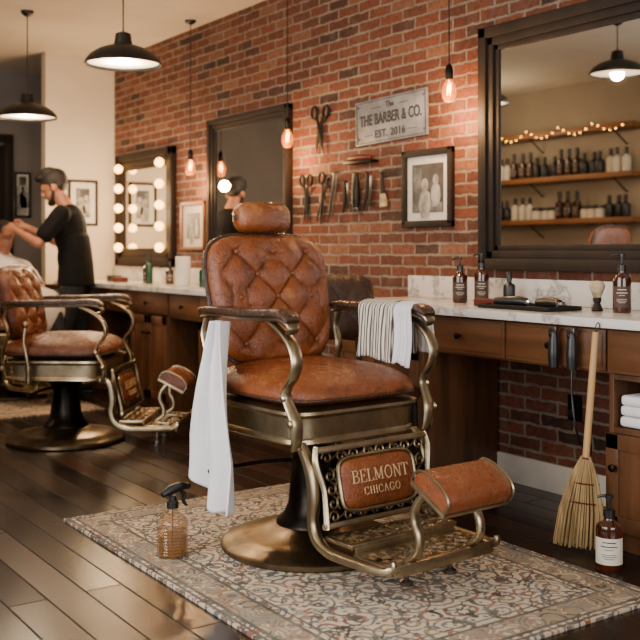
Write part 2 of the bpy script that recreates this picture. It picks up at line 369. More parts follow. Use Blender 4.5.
GL={'I':(.36,[([(.18,0),(.18,1)],TK,0),_ser(.18,.03),_ser(.18,.97)]),
'B':(.78,[([(.18,0),(.18,1)],TK,0),([(.04,.97),(.42,.97),(.60,.88),(.62,.74),(.56,.60),(.40,.53),(.18,.53)],.085,4),([(.18,.53),(.46,.53),(.66,.42),(.70,.27),(.64,.12),(.46,.03),(.04,.03)],.09,4)]),
'E':(.74,[([(.18,0),(.18,1)],TK,0),([(.04,.97),(.62,.97)],TN,0),([(.04,.03),(.66,.03)],TN,0),([(.18,.52),(.46,.52)],TN,0),([(.62,1),(.62,.80)],.055,0),([(.66,0),(.66,.22)],.055,0),([(.46,.42),(.46,.62)],.055,0)]),
'L':(.70,[([(.18,0),(.18,1)],TK,0),_ser(.18,.97),([(.04,.03),(.64,.03)],TN,0),([(.64,0),(.64,.24)],.055,0)]),
'M':(1.06,[([(.16,0),(.16,1)],TN,0),([(.16,1),(.50,.10)],TK,0),([(.50,.10),(.86,1)],TN,0),([(.86,0),(.86,1)],TK,0),_ser(.16,.03,.26),_ser(.86,.03,.32),_ser(.12,.97,.22),_ser(.90,.97,.24)]),
'N':(.90,[([(.16,0),(.16,1)],TN,0),([(.16,1),(.74,0)],TK,0),([(.74,0),(.74,1)],TN,0),_ser(.16,.03,.26),_ser(.74,.97,.28),_ser(.12,.97,.22)]),
'T':(.76,[([(.38,0),(.38,1)],TK,0),([(.06,.97),(.70,.97)],TN,0),([(.06,1),(.06,.76)],.055,0),([(.70,1),(.70,.76)],.055,0),_ser(.38,.03,.34)]),
'H':(.90,[([(.18,0),(.18,1)],TK,0),([(.72,0),(.72,1)],TK,0),([(.18,.51),(.72,.51)],TN,0),_ser(.18,.03),_ser(.18,.97),_ser(.72,.03),_ser(.72,.97)]),
'A':(.88,[([(.12,0),(.43,1)],TN,0),([(.43,1),(.76,0)],TK,0),([(.24,.36),(.62,.36)],TN,0),_ser(.12,.03,.24),_ser(.76,.03,.28)]),
'O':(.92,[([(.46+.36*math.cos(a*PI/10),.5+.48*math.sin(a*PI/10)) for a in range(21)],.115,0)]),
'C':(.84,[([(.72,.80),(.60,.94),(.42,.98),(.20,.86),(.10,.5),(.20,.14),(.42,.02),(.62,.08),(.74,.24)],.11,4),([(.72,.98),(.72,.72)],.055,0)]),
'G':(.92,[([(.72,.80),(.60,.94),(.42,.98),(.20,.86),(.10,.5),(.20,.14),(.42,.02),(.60,.05),(.74,.12)],.11,4),([(.72,.98),(.72,.72)],.055,0),([(.74,.06),(.74,.42)],TK*.9,0),([(.58,.43),(.88,.43)],.055,0)])}
def serif(body,size,mat,parent,m,space=.08,name='lettering'):
    W=sum(GL[c][0]+space for c in body)-space
    o=B(m); x0=-W*size/2
    for c in body:
        w,st=GL[c]
        for pts,wt,sm in st:
            P=[(x0+p[0]*size,(p[1]-.5)*size,0) for p in pts]
            o.tube(P,.0011,8,(0,0,1),wt*size/2/.0011,sm=sm)
        x0+=(w+space)*size
    return o.obj(name,mat,parent)
def struct(o): o['kind']='structure'; return o
def solid(o,t,off=0):
    md=o.modifiers.new('s','SOLIDIFY'); md.thickness=t; md.offset=off; return o
# ---------------------------------------------------------------- room
X0,X1,Y0,H=-9.2,1.6,-4.3,2.75
def bx(name,a,b,mat,kind=True,bev=0,parent=None):
    c=[(a[i]+b[i])/2 for i in range(3)]; d=[abs(b[i]-a[i]) for i in range(3)]
    o=B().box(c,d,bev).obj(name,mat,parent,smooth=bool(bev))
    if kind: struct(o)
    return o
bx('floor',(X0-.1,Y0-.1,-.1),(X1+.1,.1,0),'floor')
bx('ceiling',(X0-.1,Y0-.1,H),(X1+.1,.1,H+.1),'ceiling')
bx('wall_north',(X0,0,0),(X1,.1,H),'brick')
bx('wall_south',(X0,Y0-.1,0),(X1,Y0,H),'wall_south')
bx('wall_west',(X0-.1,Y0,0),(X0,0,H),'wall_grey')
bx('wall_east',(X1,Y0,0),(X1+.1,0,H),'wall_south')
bx('wall_partition',(-8.25,-.61,0),(-8.15,0,H),'wall_cream')
bx('baseboard_north',(-8.15,-.02,0),(X1,0,.13),'white_trim',bev=.004)
bx('baseboard_west',(X0,-.55,0),(X0+.02,0,.13),'white_trim')
o=B(); o.box((X0+.02,-1.05,1.03),(.04,.82,2.06),.004); o.obj('door_1','wood_dark'); struct(bpy.data.objects['door_1'])
o=B(); o.box((X0+.025,-.6,1.05),(.05,.08,2.1),.006).box((X0+.025,-1.5,1.05),(.05,.08,2.1),.006).box((X0+.025,-1.05,2.12),(.05,.98,.08),.006); struct(o.obj('trim_1','wood_dark'))
for i,(cx,cy,w,rz) in enumerate([(X1-.02,-2.1,2.8,PI/2),(-2.2,Y0+.02,3.0,0)]):
    mx=Matrix.Translation((cx,cy,1.45))@Matrix.Rotation(rz,4,'Z')
    o=B(mx)
    for x in (-w/2,0,w/2): o.box((x,0,0),(.07,.06,2.1),.005)
    for z in (-1.05,.45,1.05): o.box((0,0,z),(w+.07,.06,.07),.005)
    struct(o.obj('window_%d'%(i+1),'wood_dark'))
# ---------------------------------------------------------------- barber chair
PANEL=lambda x,z,tilt: Matrix.Translation((x,0,z))@Matrix(((0,-math.sin(tilt),math.cos(tilt),0),(1,0,0,0),(0,math.cos(tilt),math.sin(tilt),0),(0,0,0,1)))
def spiral(cx,cy,r,turns,a0,sg,n=22):
    return [(cx+r*(1-.8*i/n)*math.cos(a0+sg*turns*2*PI*i/n),cy+r*(1-.8*i/n)*math.sin(a0+sg*turns*2*PI*i/n),0) for i in range(n+1)]
def chair(loc,rz,label,headrest=True,bh=.50,dz=0,fx=.77,lea='leather'):
    root=empty('barber_chair',label,'chair',loc,rz,'vintage barber chairs')
    U=Matrix.Translation((0,0,dz))
    B().lathe([(0,.0),(.325,0),(.335,.008),(.335,.022),(.32,.032),(.30,.034),(.285,.046),(.24,.054),(.19,.062),(.155,.078),(.13,.09),(0,.09)],seg=80).obj('base','bronze',root)
    B().lathe([(0,.085),(.135,.085),(.13,.10),(.105,.12),(.088,.16),(.08,.24),(.078,.36+dz),(.095,.39+dz),(.13,.415+dz),(.16,.44+dz),(0,.44+dz)],seg=40).obj('pedestal','bronze_dark',root)
    o=B(); o.tube([(-.02,-.08,.32),(-.06,-.18,.32),(-.08,-.30,.315),(-.085,-.36,.31)],.0075,10,sm=5); o.ball((-.086,-.375,.309),(.012,.022,.012)); o.obj('pump_lever','bronze_dark',root)
    B(U).loft([(-.09,.430),(-.02,.430),(-.002,.440),(-.004,.453),(-.010,.459),(-.008,.500),(-.006,.524),(-.000,.530),(.010,.538),(.008,.548),(-.01,.552),(-.08,.552)],.585,.58,7,96).obj('seat_frame','bronze_hi',root)
    B(U).pillow(.61,.60,.062,.040,5,Matrix.Translation((.0,0,.592)),p=5,crown=.034,rings=34,seg=120).obj('seat',lea,root)
    pts=[]
    for j in range(72):
        a=2*PI*j/72; c,s=math.cos(a),math.sin(a)
        pts.append((math.copysign(abs(c)**(2/5),c)*.304,math.copysign(abs(s)**(2/5),s)*.299,.582))
    B(U).tube(pts,.0055,8,closed=True).obj('seat_piping','leather_dark',root)
    tl=math.radians(12)
    bm=U@Matrix.Translation((-.262,0,.650+bh/2))@Matrix.Rotation(-tl,4,'Y')@PANEL(0,0,0)
    TA,TB=.083,.088
    B().pillow(.545,bh,.055,.035,4.2,bm,tuft=.027,ta=TA,tb_=TB,taper=.06,rings=56,seg=168,p=8,crown=.018,border=.92).obj('backrest',lea,root)
    pts=[]
    for j in range(80):
        a=2*PI*j/80; c,s=math.cos(a),math.sin(a); y=math.copysign(abs(s)**(2/4.2),s)*(bh/2+.003)
        pts.append(bm@Vector((math.copysign(abs(c)**(2/4.2),c)*.276*(1+.06*y/(bh/2)),y,-.008)))
    B().tube(pts,.009,8,closed=True).obj('backrest_frame','leather_dark',root)
    first=None
    for i in range(-3,4):
        for j in range(-3,4):
            if (i+j)%2: continue
            x,y=i*TA,j*TB
            if (abs(x)/.215)**4+(abs(y)/(bh/2-.03))**4>.95: continue
            p=bm@Vector((x,y,.018*(1-(x/.28)**2)+.034))
            if first is None:
                first=B().ball((0,0,0),(.006,.010,.010),12,8).obj('button',lea,root); first.location=p
            else: dup(first,loc=p,parent=root)
    if headrest:
        hz,hx=1.215+dz,-.335
        hm=Matrix.Translation((hx+.01,0,hz))@Matrix.Rotation(math.radians(-10),4,'Y')@Matrix.Rotation(PI/2,4,'X')
        B(hm).loft([(-.052,-.122),(-.030,-.120),(-.014,-.113),(-.005,-.100),(.0,-.08),(.003,0),(0,.08),(-.005,.100),(-.014,.113),(-.030,.120),(-.052,.122)],.102,.118,2.7,44).obj('headrest',lea,root)
        for y in (-.123,.123): B().lathe([(0,-.004),(.011,-.003),(.013,0),(.011,.003),(0,.004)],(hx+.01,y,hz),20,Matrix.Rotation(PI/2,3,'X')).obj('headrest_cap','leather_dark',root)
        for y in (-.05,.05): B(U).tube([(-.315,y,1.08),(-.345,y,1.14),(-.35,y,1.20)],.009,8,sm=4).obj('headrest_post','bronze_dark',root)
    for sgn in (-1,1):
        y=.31*sgn
        o=B(U); o.tube([(-.25,y,.860),(-.235,y,.868),(-.15,y,.872),(0,y,.872),(.14,y,.875),(.23,y,.878),(.275,y,.870),(.298,y,.852)],[.026,.034,.038,.040,.041,.041,.038,.028],16,(0,1,0),.36,sm=5,sq=3.4); o.obj('armrest_pad','leather_dark',root)
        o=B(U)
        o.tube([(-.25,y,.842),(-.15,y,.853),(0,y,.853),(.14,y,.855),(.23,y,.858),(.285,y,.848),(.302,y,.830),(.290,y,.815),(.272,y,.818)],[.020,.026,.027,.027,.028,.027,.023,.018,.012],12,(0,1,0),.32,sm=6,sq=3)
        o.tube([(.17,y,.848),(.24,y,.818),(.298,y,.775),(.320,y,.72),(.302,y,.67),(.272,y,.635),(.265,y,.60),(.285,y*.985,.56),(.305,y*.97,.52),(.302,y*.96,.465),(.29,y*.95,.43)],[.014,.020,.023,.022,.020,.018,.019,.021,.024,.022,.016],12,(0,1,0),.50,sm=6,sq=2.6)
        o.tube([(-.23,y,.84),(-.245,y,.78),(-.225,y,.71),(-.24,y,.64),(-.26,y*.98,.58),(-.255,y*.96,.50),(-.245,y*.94,.45)],[.014,.018,.017,.015,.017,.017,.014],10,(0,1,0),.5,sm=6)
        for (bxx,bz) in ((.305,.52),(.265,.60),(-.258,.51)):
            o.ball((bxx,y*1.0+.016*sgn,bz),(.014,.008,.014),12,8)
        o.obj('arm_support','bronze_hi',root)
    o=B(U); o.tube([(-.12,-.335,.74),(-.125,-.345,.66),(-.11,-.345,.58),(-.10,-.345,.52)],[.009,.009,.010,.012],10,sm=5)
    o.ball((-.12,-.34,.752),(.016,.014,.02)); o.lathe([(0,0),(.013,.004),(.018,.03),(.014,.06),(.02,.085),(.016,.10),(0,.104)],(-.098,-.345,.425),16)
    o.tube([(-.12,-.33,.62),(-.12,-.28,.60)],.008,8); o.obj('recline_lever','bronze_hi',root)
    fm=Matrix.Translation((.365,0,.312))@Matrix.Rotation(math.radians(-13),4,'Y')@PANEL(0,0,0)
    W,Hh=.51,.265
    o=B(fm)
    o.box((0,Hh/2-.012,0),(W,.022,.020),.007).box((0,-Hh/2+.01,0),(W,.020,.020),.007)
    for s in (-1,1):
        o.tube([(s*(W/2-.012),Hh/2,0),(s*(W/2-.002),Hh/2-.05,0),(s*(W/2-.020),0,0),(s*(W/2-.020),-.05,0),(s*(W/2-.012),-Hh/2,0)],[.011,.013,.011,.011,.012],8,(0,0,1),.9,sm=5)
    o.obj('front_panel_frame','bronze_hi',root)
    o=B(fm)
    for row,yy in ((0,Hh/2-.040),(1,-Hh/2+.035)):
        for i in range(8):
            x=-W/2+.05+i*(W-.10)/7; sg=1 if i%2 else -1
            o.tube(spiral(x,yy,.022,1.15,0 if sg>0 else PI,sg,18),.0045,6,(0,0,1),1.2)
            if i<7: o.tube([(x,yy+.012*sg,0),(x+.029,yy,0),(x+.056,yy-.012*sg,0)],.0042,6,(0,0,1),1.1,sm=4)
    for s in (-1,1):
        for yy in (-.055,-.01,.035):
            o.tube(spiral(s*.204,yy,.023,1.15,PI/2,s,18),.0048,6,(0,0,1),1.1)
            o.tube([(s*.178,yy-.02,0),(s*.188,yy,0),(s*.178,yy+.02,0)],.004,6,(0,0,1),sm=4)
    o.obj('filigree','bronze',root)
    o=B(fm); o.box((0,-.002,-.022),(W-.035,Hh-.02,.006)); o.obj('panel_shade_sheet','bronze_dark',root,smooth=False)  # added dark sheet standing in for the shade seen through the openwork
    lm=fm@Matrix.Translation((0,-.003,.0))
    B().pillow(.325,.165,.016,.012,5.5,lm,p=6,seg=72,rings=14,crown=.004).obj('leather_inset',lea,root)
    pts=[]
    for j in range(64):
        a=2*PI*j/64; c,s=math.cos(a),math.sin(a)
        pts.append(lm@Vector((math.copysign(abs(c)**(2/5.5),c)*.168,math.copysign(abs(s)**(2/5.5),s)*.089,.002)))
    B().tube(pts,.0075,8,closed=True).obj('inset_border','bronze_hi',root)
    serif('BELMONT',.042,'gold_text',root,lm@Matrix.Translation((0,.020,.0206)),.03)
    serif('CHICAGO',.026,'gold_text',root,lm@Matrix.Translation((0,-.030,.0203)),.10)
    for s in (-1,1):
        y=.255*s
        o=B(); o.tube([(.27,y,.44+dz),(.322,y,.37),(.342,y,.28),(.335,y,.20),(.36,y,.145),(.42,y,.118),(.50,y,.115),(.60,y*.98,.115),(.665,y*.93,.115),(.695,y*.90,.13),(.695,y*.90,.15)],[.018,.022,.021,.019,.020,.019,.018,.017,.016,.013,.010],12,(0,1,0),.85,sm=6,sq=2.8)
        o.obj('side_rail','bronze_hi',root)
    o=B()
    for (xa,xb,z,hw) in ((.38,.50,.150,.235),(.52,.68,.122,.232)):
        xc=(xa+xb)/2; dx=xb-xa
        o.box((xa,0,z),(.018,2*hw,.014),.004).box((xb,0,z),(.020,2*hw,.016),.005)
        for y in (-hw+.008,hw-.008): o.box((xc,y,z),(dx,.020,.014),.004)
        o.box((xb+.008,0,z-.014),(.008,2*hw-.03,.026),.003)
        ny=4
        for i in range(ny):
            cy=-hw+.062+i*(2*hw-.124)/(ny-1)
            for s in (-1,1):
                for t in (-1,1):
                    o.tube([(p[0],p[1],z+.004) for p in spiral(xc+s*dx*.23,cy+t*.027,dx*.22,1.1,PI/4,s*t,16)],.0050,6,(0,0,1),1.3)
            if i<ny-1:
                yc=cy+(2*hw-.124)/(ny-1)/2
                o.tube([(xa,yc-.02,z+.002),(xc,yc+.0,z+.002),(xb,yc-.02,z+.002)],.0045,6,(0,0,1),1.3,sm=4)
                o.tube([(xa,yc+.02,z+.002),(xc,yc+.0,z+.002),(xb,yc+.02,z+.002)],.0045,6,(0,0,1),1.3,sm=4)
    o.obj('footplate','bronze_hi',root)
    for (fx_,fy) in ((.54,-.03),(.54,.17)):
        B().lathe([(0,0),(.022,0),(.022,.012),(.012,.018),(.009,.02),(.009,.07),(.014,.075),(.014,.118),(0,.118)],(fx_,fy,0),18).obj('foot','steel',root)
    fr=Matrix.Translation((fx,0,.370))@Matrix.Rotation(math.radians(28),4,'Y')
    o=B(fr); rg=[]; prof=[]
    for i in range(25):
        a=PI*i/24; prof.append((math.copysign(abs(math.cos(a))**.8,math.cos(a))*.082,-.02+.052*abs(math.sin(a))**.7))
    prof=[(.080,-.032)]+prof+[(-.080,-.032)]
    for yy,sc in ((-.142,.88),(-.138,.95),(-.126,.99),(0,1.0),(.126,.99),(.138,.95),(.142,.88)):
        rg.append([(p[0]*sc,yy,p[1]*sc) for p in prof])
    o.rings(rg); o.obj('footrest_pad',lea,root)
    o=B(fr)
    for yy in (-.143,.143): o.tube([(p[0]*1.0,yy,p[1]*1.0) for p in prof],.0045,6,closed=True)
    o.box((0,0,-.040),(.165,.292,.014),.004); o.obj('footrest_frame','bronze_hi',root)
    for s in (-1,1):
        o=B(); y=.135*s; e=fx-.80
        o.tube([(.76+e,y,.345),(.728+e,y,.305),(.720+e,y,.26),(.740+e,y,.215),(.738+e,y,.17),(.70+e,y,.135),(.655,y,.122)],[.013,.016,.016,.016,.016,.016,.013],12,(0,1,0),.7,sm=6,sq=2.6)
        o.obj('footrest_bracket','bronze_hi',root)
    return root
CX,CY,CR=-3.055,-1.385,math.radians(3.5)
ch=chair((CX,CY,.012),CR,'vintage tan leather barber chair with tufted back on patterned rug')
M['leather_b']=leather('brown_leather','65341A','8A5530','301609')
c2=chair((-5.60,-1.38,0),math.radians(52),'vintage brown leather barber chair, empty, on the bare dark floor',False,.42,-.06,.66,'leather_b')
c3=dup(c2,(-7.50,-1.10,.012),math.radians(14),'vintage leather barber chair with a caped customer sitting in it')
c4=chair((-5.10,-2.42,0),math.radians(170),'vintage leather barber chair seen reflected in the large mirror',False,.56,.07)
CM=Matrix.Translation((CX,CY,0))@Matrix.Rotation(CR,4,'Z')
# ---------------------------------------------------------------- rugs
def rug(loc,hx,hy,label,cols,rz=0):
    o=B().box((0,0,.0055),(hx*2,hy*2,.011),.003).obj('rug',mk_rug('faded_rug_%d'%int(hx*100),hx,hy,cols)); o.location=loc; o.rotation_euler=(0,0,rz)
    return top(o,label,'rug')
rug((-2.95,-1.39,0),.98,.62,'faded cream and rust oriental rug under the barber chair',('C0B29A','7C4634','465260','2A2523','85755E'))
rug((-7.35,-1.33,0),.85,.56,'faded beige oriental rug under the occupied barber chair',('BBA58A','8A5C48','6B6A68','4E4644','A08A70'))
# ---------------------------------------------------------------- towels
def towel_white():
    def f(u,v):
        t=v
        w=.07+.25*min(1,t*1.35)**1.1
        x=-.085-.01*t+(u-.5)*w
        Lh=.60+.09*u-.12*abs(u-.68)
        z=.848-t*Lh
        g=1-min(1,t*4)
        y=-.350-.035*math.sin(PI*min(1,t*1.5)*.5)+(.012+.020*t)*math.sin(u*PI*5+.6+t*.8)+.009*math.sin(u*17+t*5)+.01*g*math.sin(u*23)
        return (x,y,z)
    o=B().grid(f,48,64).obj('towel','cloth_w',fix=False); o.matrix_world=CM
    solid(o,.006); top(o,'white cotton towel hanging over the chair armrest','towel')
towel_white()
def towel_drape(x0,x1,zl,zr,mat,label,off=0):
    def f(u,v):
        x=x0+(x1-x0)*u+.008*math.sin(v*9)
        rip=.005*math.sin(u*14+off)+.003*math.sin(u*31)
        r=.046+off*.004
        if v<.4:
            t=v/.4; return (x,.31-r-.006-rip-.012*(1-t),.878-zl*(1-t)+.008*math.sin(u*5)*(1-t))
        if v<.6:
            t=(v-.4)/.2; return (x,.31-(r+.006+rip)*math.cos(PI*t),.878+.026*math.sin(PI*t)+off*.004)
        t=(v-.6)/.4; return (x,.31+r+.006+rip+.01*t,.878-zr*t)
    o=B().grid(f,40,50).obj('towel',mat,fix=False); o.matrix_world=CM; solid(o,.012); top(o,label,'towel')
towel_drape(-.03,.16,.19,.17,'stripe','grey and cream striped towel folded over the far armrest',0)
towel_drape(.175,.255,.20,.16,'cloth_w','plain white towel folded over the armrest beside the striped one',0)
# ---------------------------------------------------------------- counters / cabinets
CT=.85
def slab(x0,x1,label,k):
    r=empty('countertop',label,'countertop')
    B().box(((x0+x1)/2,-.270,CT-.018),(x1-x0,.52,.036),.005).obj('counter_slab','marble',r)
    struct(B().box(((x0+x1)/2,-.011,CT+.058),(x1-x0,.02,.114),.003).obj('trim_%d'%k,'marble'))
slab(-4.15,.2,'white marble countertop with low backsplash under the large mirror',2)
slab(-8.14,-5.05,'white marble countertop along the brick wall under two mirrors',3)
CB=CT-.037
def front(o,x0,x1,z0,z1,root,name,yf=-.485,kx=None):
    d=B(); w=x1-x0; h=z1-z0; cx=(x0+x1)/2; cz=(z0+z1)/2
    d.box((cx,yf-.009,cz),(w,.018,h),.003)
    if h>.2:
        fr=.055
        for a,b,c,e in ((cx,z0+fr/2,w,fr),(cx,z1-fr/2,w,fr),(x0+fr/2,cz,fr,h),(x1-fr/2,cz,fr,h)): d.box((a,yf-.022,b),(c,.010,e),.002)
    else: d.box((cx,yf-.02,cz),(w-.03,.006,h-.03),.002)
    p=d.obj(name,'wood_h' if h<.2 else 'wood',root)
    kz=cz if h<.2 else z1-.12
    kxx=cx if kx is None else kx
    B().lathe([(0,0),(.006,.002),(.006,.012),(.014,.018),(.014,.026),(0,.03)],(kxx,yf-.026,kz),16,Matrix.Rotation(PI/2,3,'X')).obj('knob','bronze_dark',p)
def cabinet(x0,x1,label,style='door'):
    r=empty('cabinet',label,'cabinet')
    b=B(); t=.02
    b.box(((x0+x1)/2,-.455,.04),(x1-x0-.02,.02,.08))
    b.box((x0+t/2,-.25,CB/2),(t,.47,CB),.002).box((x1-t/2,-.25,CB/2),(t,.47,CB),.002)
    b.box(((x0+x1)/2,-.25,.09),(x1-x0-2*t,.47,t)).box(((x0+x1)/2,-.25,CB-.011),(x1-x0-2*t,.47,t)).box(((x0+x1)/2,-.03,CB/2),(x1-x0-2*t,.02,CB-.05))
    if style=='shelf': b.box(((x0+x1)/2,-.25,.44),(x1-x0-2*t,.46,t)); b.box(((x0+x1)/2,-.25,.635),(x1-x0-2*t,.46,t))
    b.obj('cabinet_body','wood',r,smooth=False)
    g=.006; w=x1-x0
    if style=='door':
        front(b,x0+g,x1-g,.66,CB-g,r,'drawer')
        if w>.5:
            m=(x0+x1)/2; front(b,x0+g,m-g/2,.08,.65,r,'door',kx=m-.04); front(b,m+g/2,x1-g,.08,.65,r,'door',kx=m+.04)
        else: front(b,x0+g,x1-g,.08,.65,r,'door',kx=x0+.04)
    if style=='shelf':
        front(b,x0+g,x1-g,.65,CB-g,r,'drawer'); front(b,x0+g,x1-g,.08,.43,r,'door',kx=x0+.05)
    return r
cabinet(-4.13,-3.48,'walnut cabinet with a drawer and paneled doors under the marble counter')
cabinet(-2.43,-1.75,'walnut cabinet with open shelf holding a towel beside the broom','shelf')
cabinet(-1.75,-1.1,'walnut cabinet with paneled doors under the marble counter')
cabinet(-8.12,-7.5,'walnut cabinet with paneled doors near the vanity mirror')
cabinet(-6.66,-6.08,'walnut cabinet with drawer and two paneled doors')
cabinet(-5.62,-5.08,'walnut cabinet with drawer and paneled doors under the marble counter')
def drawers(x0,x1,n,label):
    r=empty('drawer_unit',label,'drawers')
    b=B(); b.box(((x0+x1)/2,-.465,CB-.085),(x1-x0,.02,.17)).box(((x0+x1)/2,-.25,CB-.16),(x1-x0,.42,.014)); b.obj('drawer_case','wood_h',r,smooth=False)
    for i in range(n):
        a=x0+(x1-x0)*i/n; c=x0+(x1-x0)*(i+1)/n; front(b,a+.005,c-.005,CB-.16,CB-.008,r,'drawer',yf=-.475)
drawers(-3.475,-2.435,2,'shallow walnut drawer unit mounted under the marble counter')
drawers(-7.495,-6.665,2,'shallow walnut drawer unit under the marble counter')
drawers(-6.075,-5.625,1,'small walnut drawer unit under the marble counter')
o=B()
for k,(w,z) in enumerate(((.26,.472),(.255,.512),(.25,.550))): o.box((-2.268,-.35,z),(w,.24,.038),.016,seg=3)
top(o.obj('folded_towels','cloth_w'),'stack of folded white towels lying in the open cabinet shelf','towels')
# ---------------------------------------------------------------- mirrors
def mirror(x0,x1,z0,z1,fw,label,depth=.05,mat='wood_dark',y=0):
    r=empty('wall_mirror',label,'mirror')
    o=B()
    for k,(ins,dp,wd) in enumerate(((0,depth,fw*.45),(fw*.42,depth*.75,fw*.35),(fw*.74,depth*.5,fw*.26))):
        a,b,c,d=x0+ins,x1-ins,z0+ins,z1-ins
        o.box(((a+b)/2,y-dp/2,c+wd/2),(b-a,dp,wd),.006); o.box(((a+b)/2,y-dp/2,d-wd/2),(b-a,dp,wd),.006)
        o.box((a+wd/2,y-dp/2,(c+d)/2),(wd,dp,d-c),.006); o.box((b-wd/2,y-dp/2,(c+d)/2),(wd,dp,d-c),.006)
    o.obj('mirror_frame',mat,r)
    B().box(((x0+x1)/2,y-.012,(z0+z1)/2),(x1-x0-1.9*fw,.006,z1-z0-1.9*fw)).obj('mirror_glass','mirror',r,smooth=False)
    return r
mirror(-3.585,-1.75,1.005,2.18,.12,'large mirror in wide dark wood frame on the brick wall')
mirror(-6.38,-5.31,.98,2.03,.085,'tall mirror in dark wood frame on the brick wall')
vm=mirror(-8.02,-6.95,.975,1.90,.14,'vanity mirror in black frame surrounded by glowing bulbs',.05,'wood_dark')
first=None
for x in (-7.88,-7.09):
    for k in range(5):
        z=1.12+k*.165
        if first is None: 
            first=B().ball((0,0,0),.036,16,10).obj('vanity_bulb','bulb_v',vm); first.location=(x,-.08,z)
        else: dup(first,loc=(x,-.08,z),parent=vm)
# ---------------------------------------------------------------- pendants
def pend(name,loc,energy,size,colr=(1,.66,.38)):
    l=bpy.data.lights.new(name,'POINT'); l.energy=energy; l.color=colr; l.shadow_soft_size=size
    o=bpy.data.objects.new(name,l); link(o); o.location=loc; return o
def lamp(x,y,z,label,e=34):
    r=empty('pendant_lamp',label,'lamp',(x,y,z),0,'black dome pendant lamps')
    o=B(); pr=[(.20,0),(.203,.004),(.198,.02),(.175,.05),(.13,.08),(.08,.098),(.05,.105),(.045,.13),(.04,.165),(.018,.175),(.012,.175),
               (.012,.165),(.03,.155),(.035,.11),(.06,.095),(.12,.073),(.168,.044),(.192,.015),(.196,.003)]
    rg=[[(rr*math.cos(2*PI*j/48),rr*math.sin(2*PI*j/48),zz) for j in range(48)] for rr,zz in pr]
    o.rings(rg,cap=False,closed=True); o.obj('lamp_shade','black',r)
    B().lathe([(.188,.014),(.165,.0405),(.118,.069),(.06,.091),(.035,.10)],seg=40).obj('shade_lining','white_enamel',r)
    B().ball((0,0,.055),(.036,.036,.04)).obj('bulb','bulb',r)
    B().tube([(0,0,.17),(0,0,H-z)],.004,8).obj('cord','black',r)
    B().lathe([(0,0),(.045,0),(.04,-.02),(.02,-.035),(.006,-.04),(0,-.04)],(0,0,H-z),24).obj('ceiling_canopy','black',r)
    pend('lamp_light',(x,y,z+.004),e,.045,(1,.74,.48))
lamp(-4.955,-1.306,2.08,'black metal dome pendant lamp hanging over the chairs',68)
lamp(-6.83,-1.20,2.01,'black metal dome pendant lamp hanging over the far chair',60)
lamp(-4.70,-2.41,2.36,'black metal dome pendant lamp seen reflected in the mirror',60)
def bulbpend(x,z,label,y=-.14,e=16):
    r=empty('bare_bulb_pendant',label,'lamp',(x,y,z),0,'bare filament bulb pendants')
    B().lathe([(0,-.065),(.02,-.062),(.034,-.04),(.038,-.015),(.033,.012),(.02,.04),(.014,.055),(0,.055)],seg=24).obj('bulb','bulb_amber',r)
    o=B(); pts=[(0,0,.045)]
    for k in range(13):
        a=k*PI/3; pts.append((.010*math.cos(a),.010*math.sin(a),.012-.0022*k+(.022 if k%2 else -.018)))
    o.tube(pts,.0022,5); o.obj('filament','filament',r)
    B().lathe([(0,.05),(.018,.05),(.02,.06),(.02,.10),(.014,.118),(.005,.125),(0,.125)],seg=20).obj('socket','bronze_dark',r)
    B().tube([(0,0,.12),(0,0,H-z)],.0035,8).obj('cord','black',r)
    B().lathe([(0,0),(.04,0),(.036,-.015),(.015,-.028),(0,-.03)],(0,0,H-z),24).obj('ceiling_canopy','black',r)
    pend('bulb_light',(x,y-.03,z-.13),e,.04,(1,.54,.22))
bulbpend(-3.69,1.89,'bare filament bulb on black cord beside the shop sign',e=22)
bulbpend(-5.16,1.79,'bare filament bulb on black cord beside the dark framed mirror')
bulbpend(-6.45,1.70,'bare filament bulb on black cord near the vanity mirror')
# ---------------------------------------------------------------- wall sign & frames
WT=lambda x,y,z: Matrix.Translation((x,y,z))@Matrix.Rotation(PI/2,4,'X')
SX,SZ=-4.31,1.825
sg=empty('wall_sign','weathered metal sign with dark lettering on brick wall','sign',(SX,0,SZ)); sg.rotation_euler=(0,math.radians(-1.2),0)
B().box((0,-.012,0),(.63,.012,.250),.004).obj('sign_plate','sign_metal',sg)
o=B()
for dz in (-.114,.114): o.box((0,-.0195,dz),(.60,.003,.003))
for dx in (-.3,.3): o.box((dx,-.0195,0),(.003,.003,.228))
for dx in (-.12,.12): o.box((dx,-.0195,.074),(.09,.003,.003))
for dx in (-.19,.19): o.box((dx,-.0195,-.076),(.07,.003,.003))
o.obj('sign_border','dark_print',sg,smooth=False)
text('THE BARBER & CO.',.074,.001,'dark_print',sg,WT(0,-.0195,.008)@Matrix.Diagonal((.86,1.15,1,1)),bold=.0018)
text('The',.046,.001,'dark_print',sg,WT(0,-.0195,.080),bold=.0006)
text('EST. 2016',.060,.001,'dark_print',sg,WT(0,-.0195,-.076),bold=.0010,space=1.1)
for dx in (-.285,.285):
    for dzz in (-.09,.09): B().ball((dx,-.02,dzz),(.007,.005,.007),10,8).obj('screw','steel',sg)
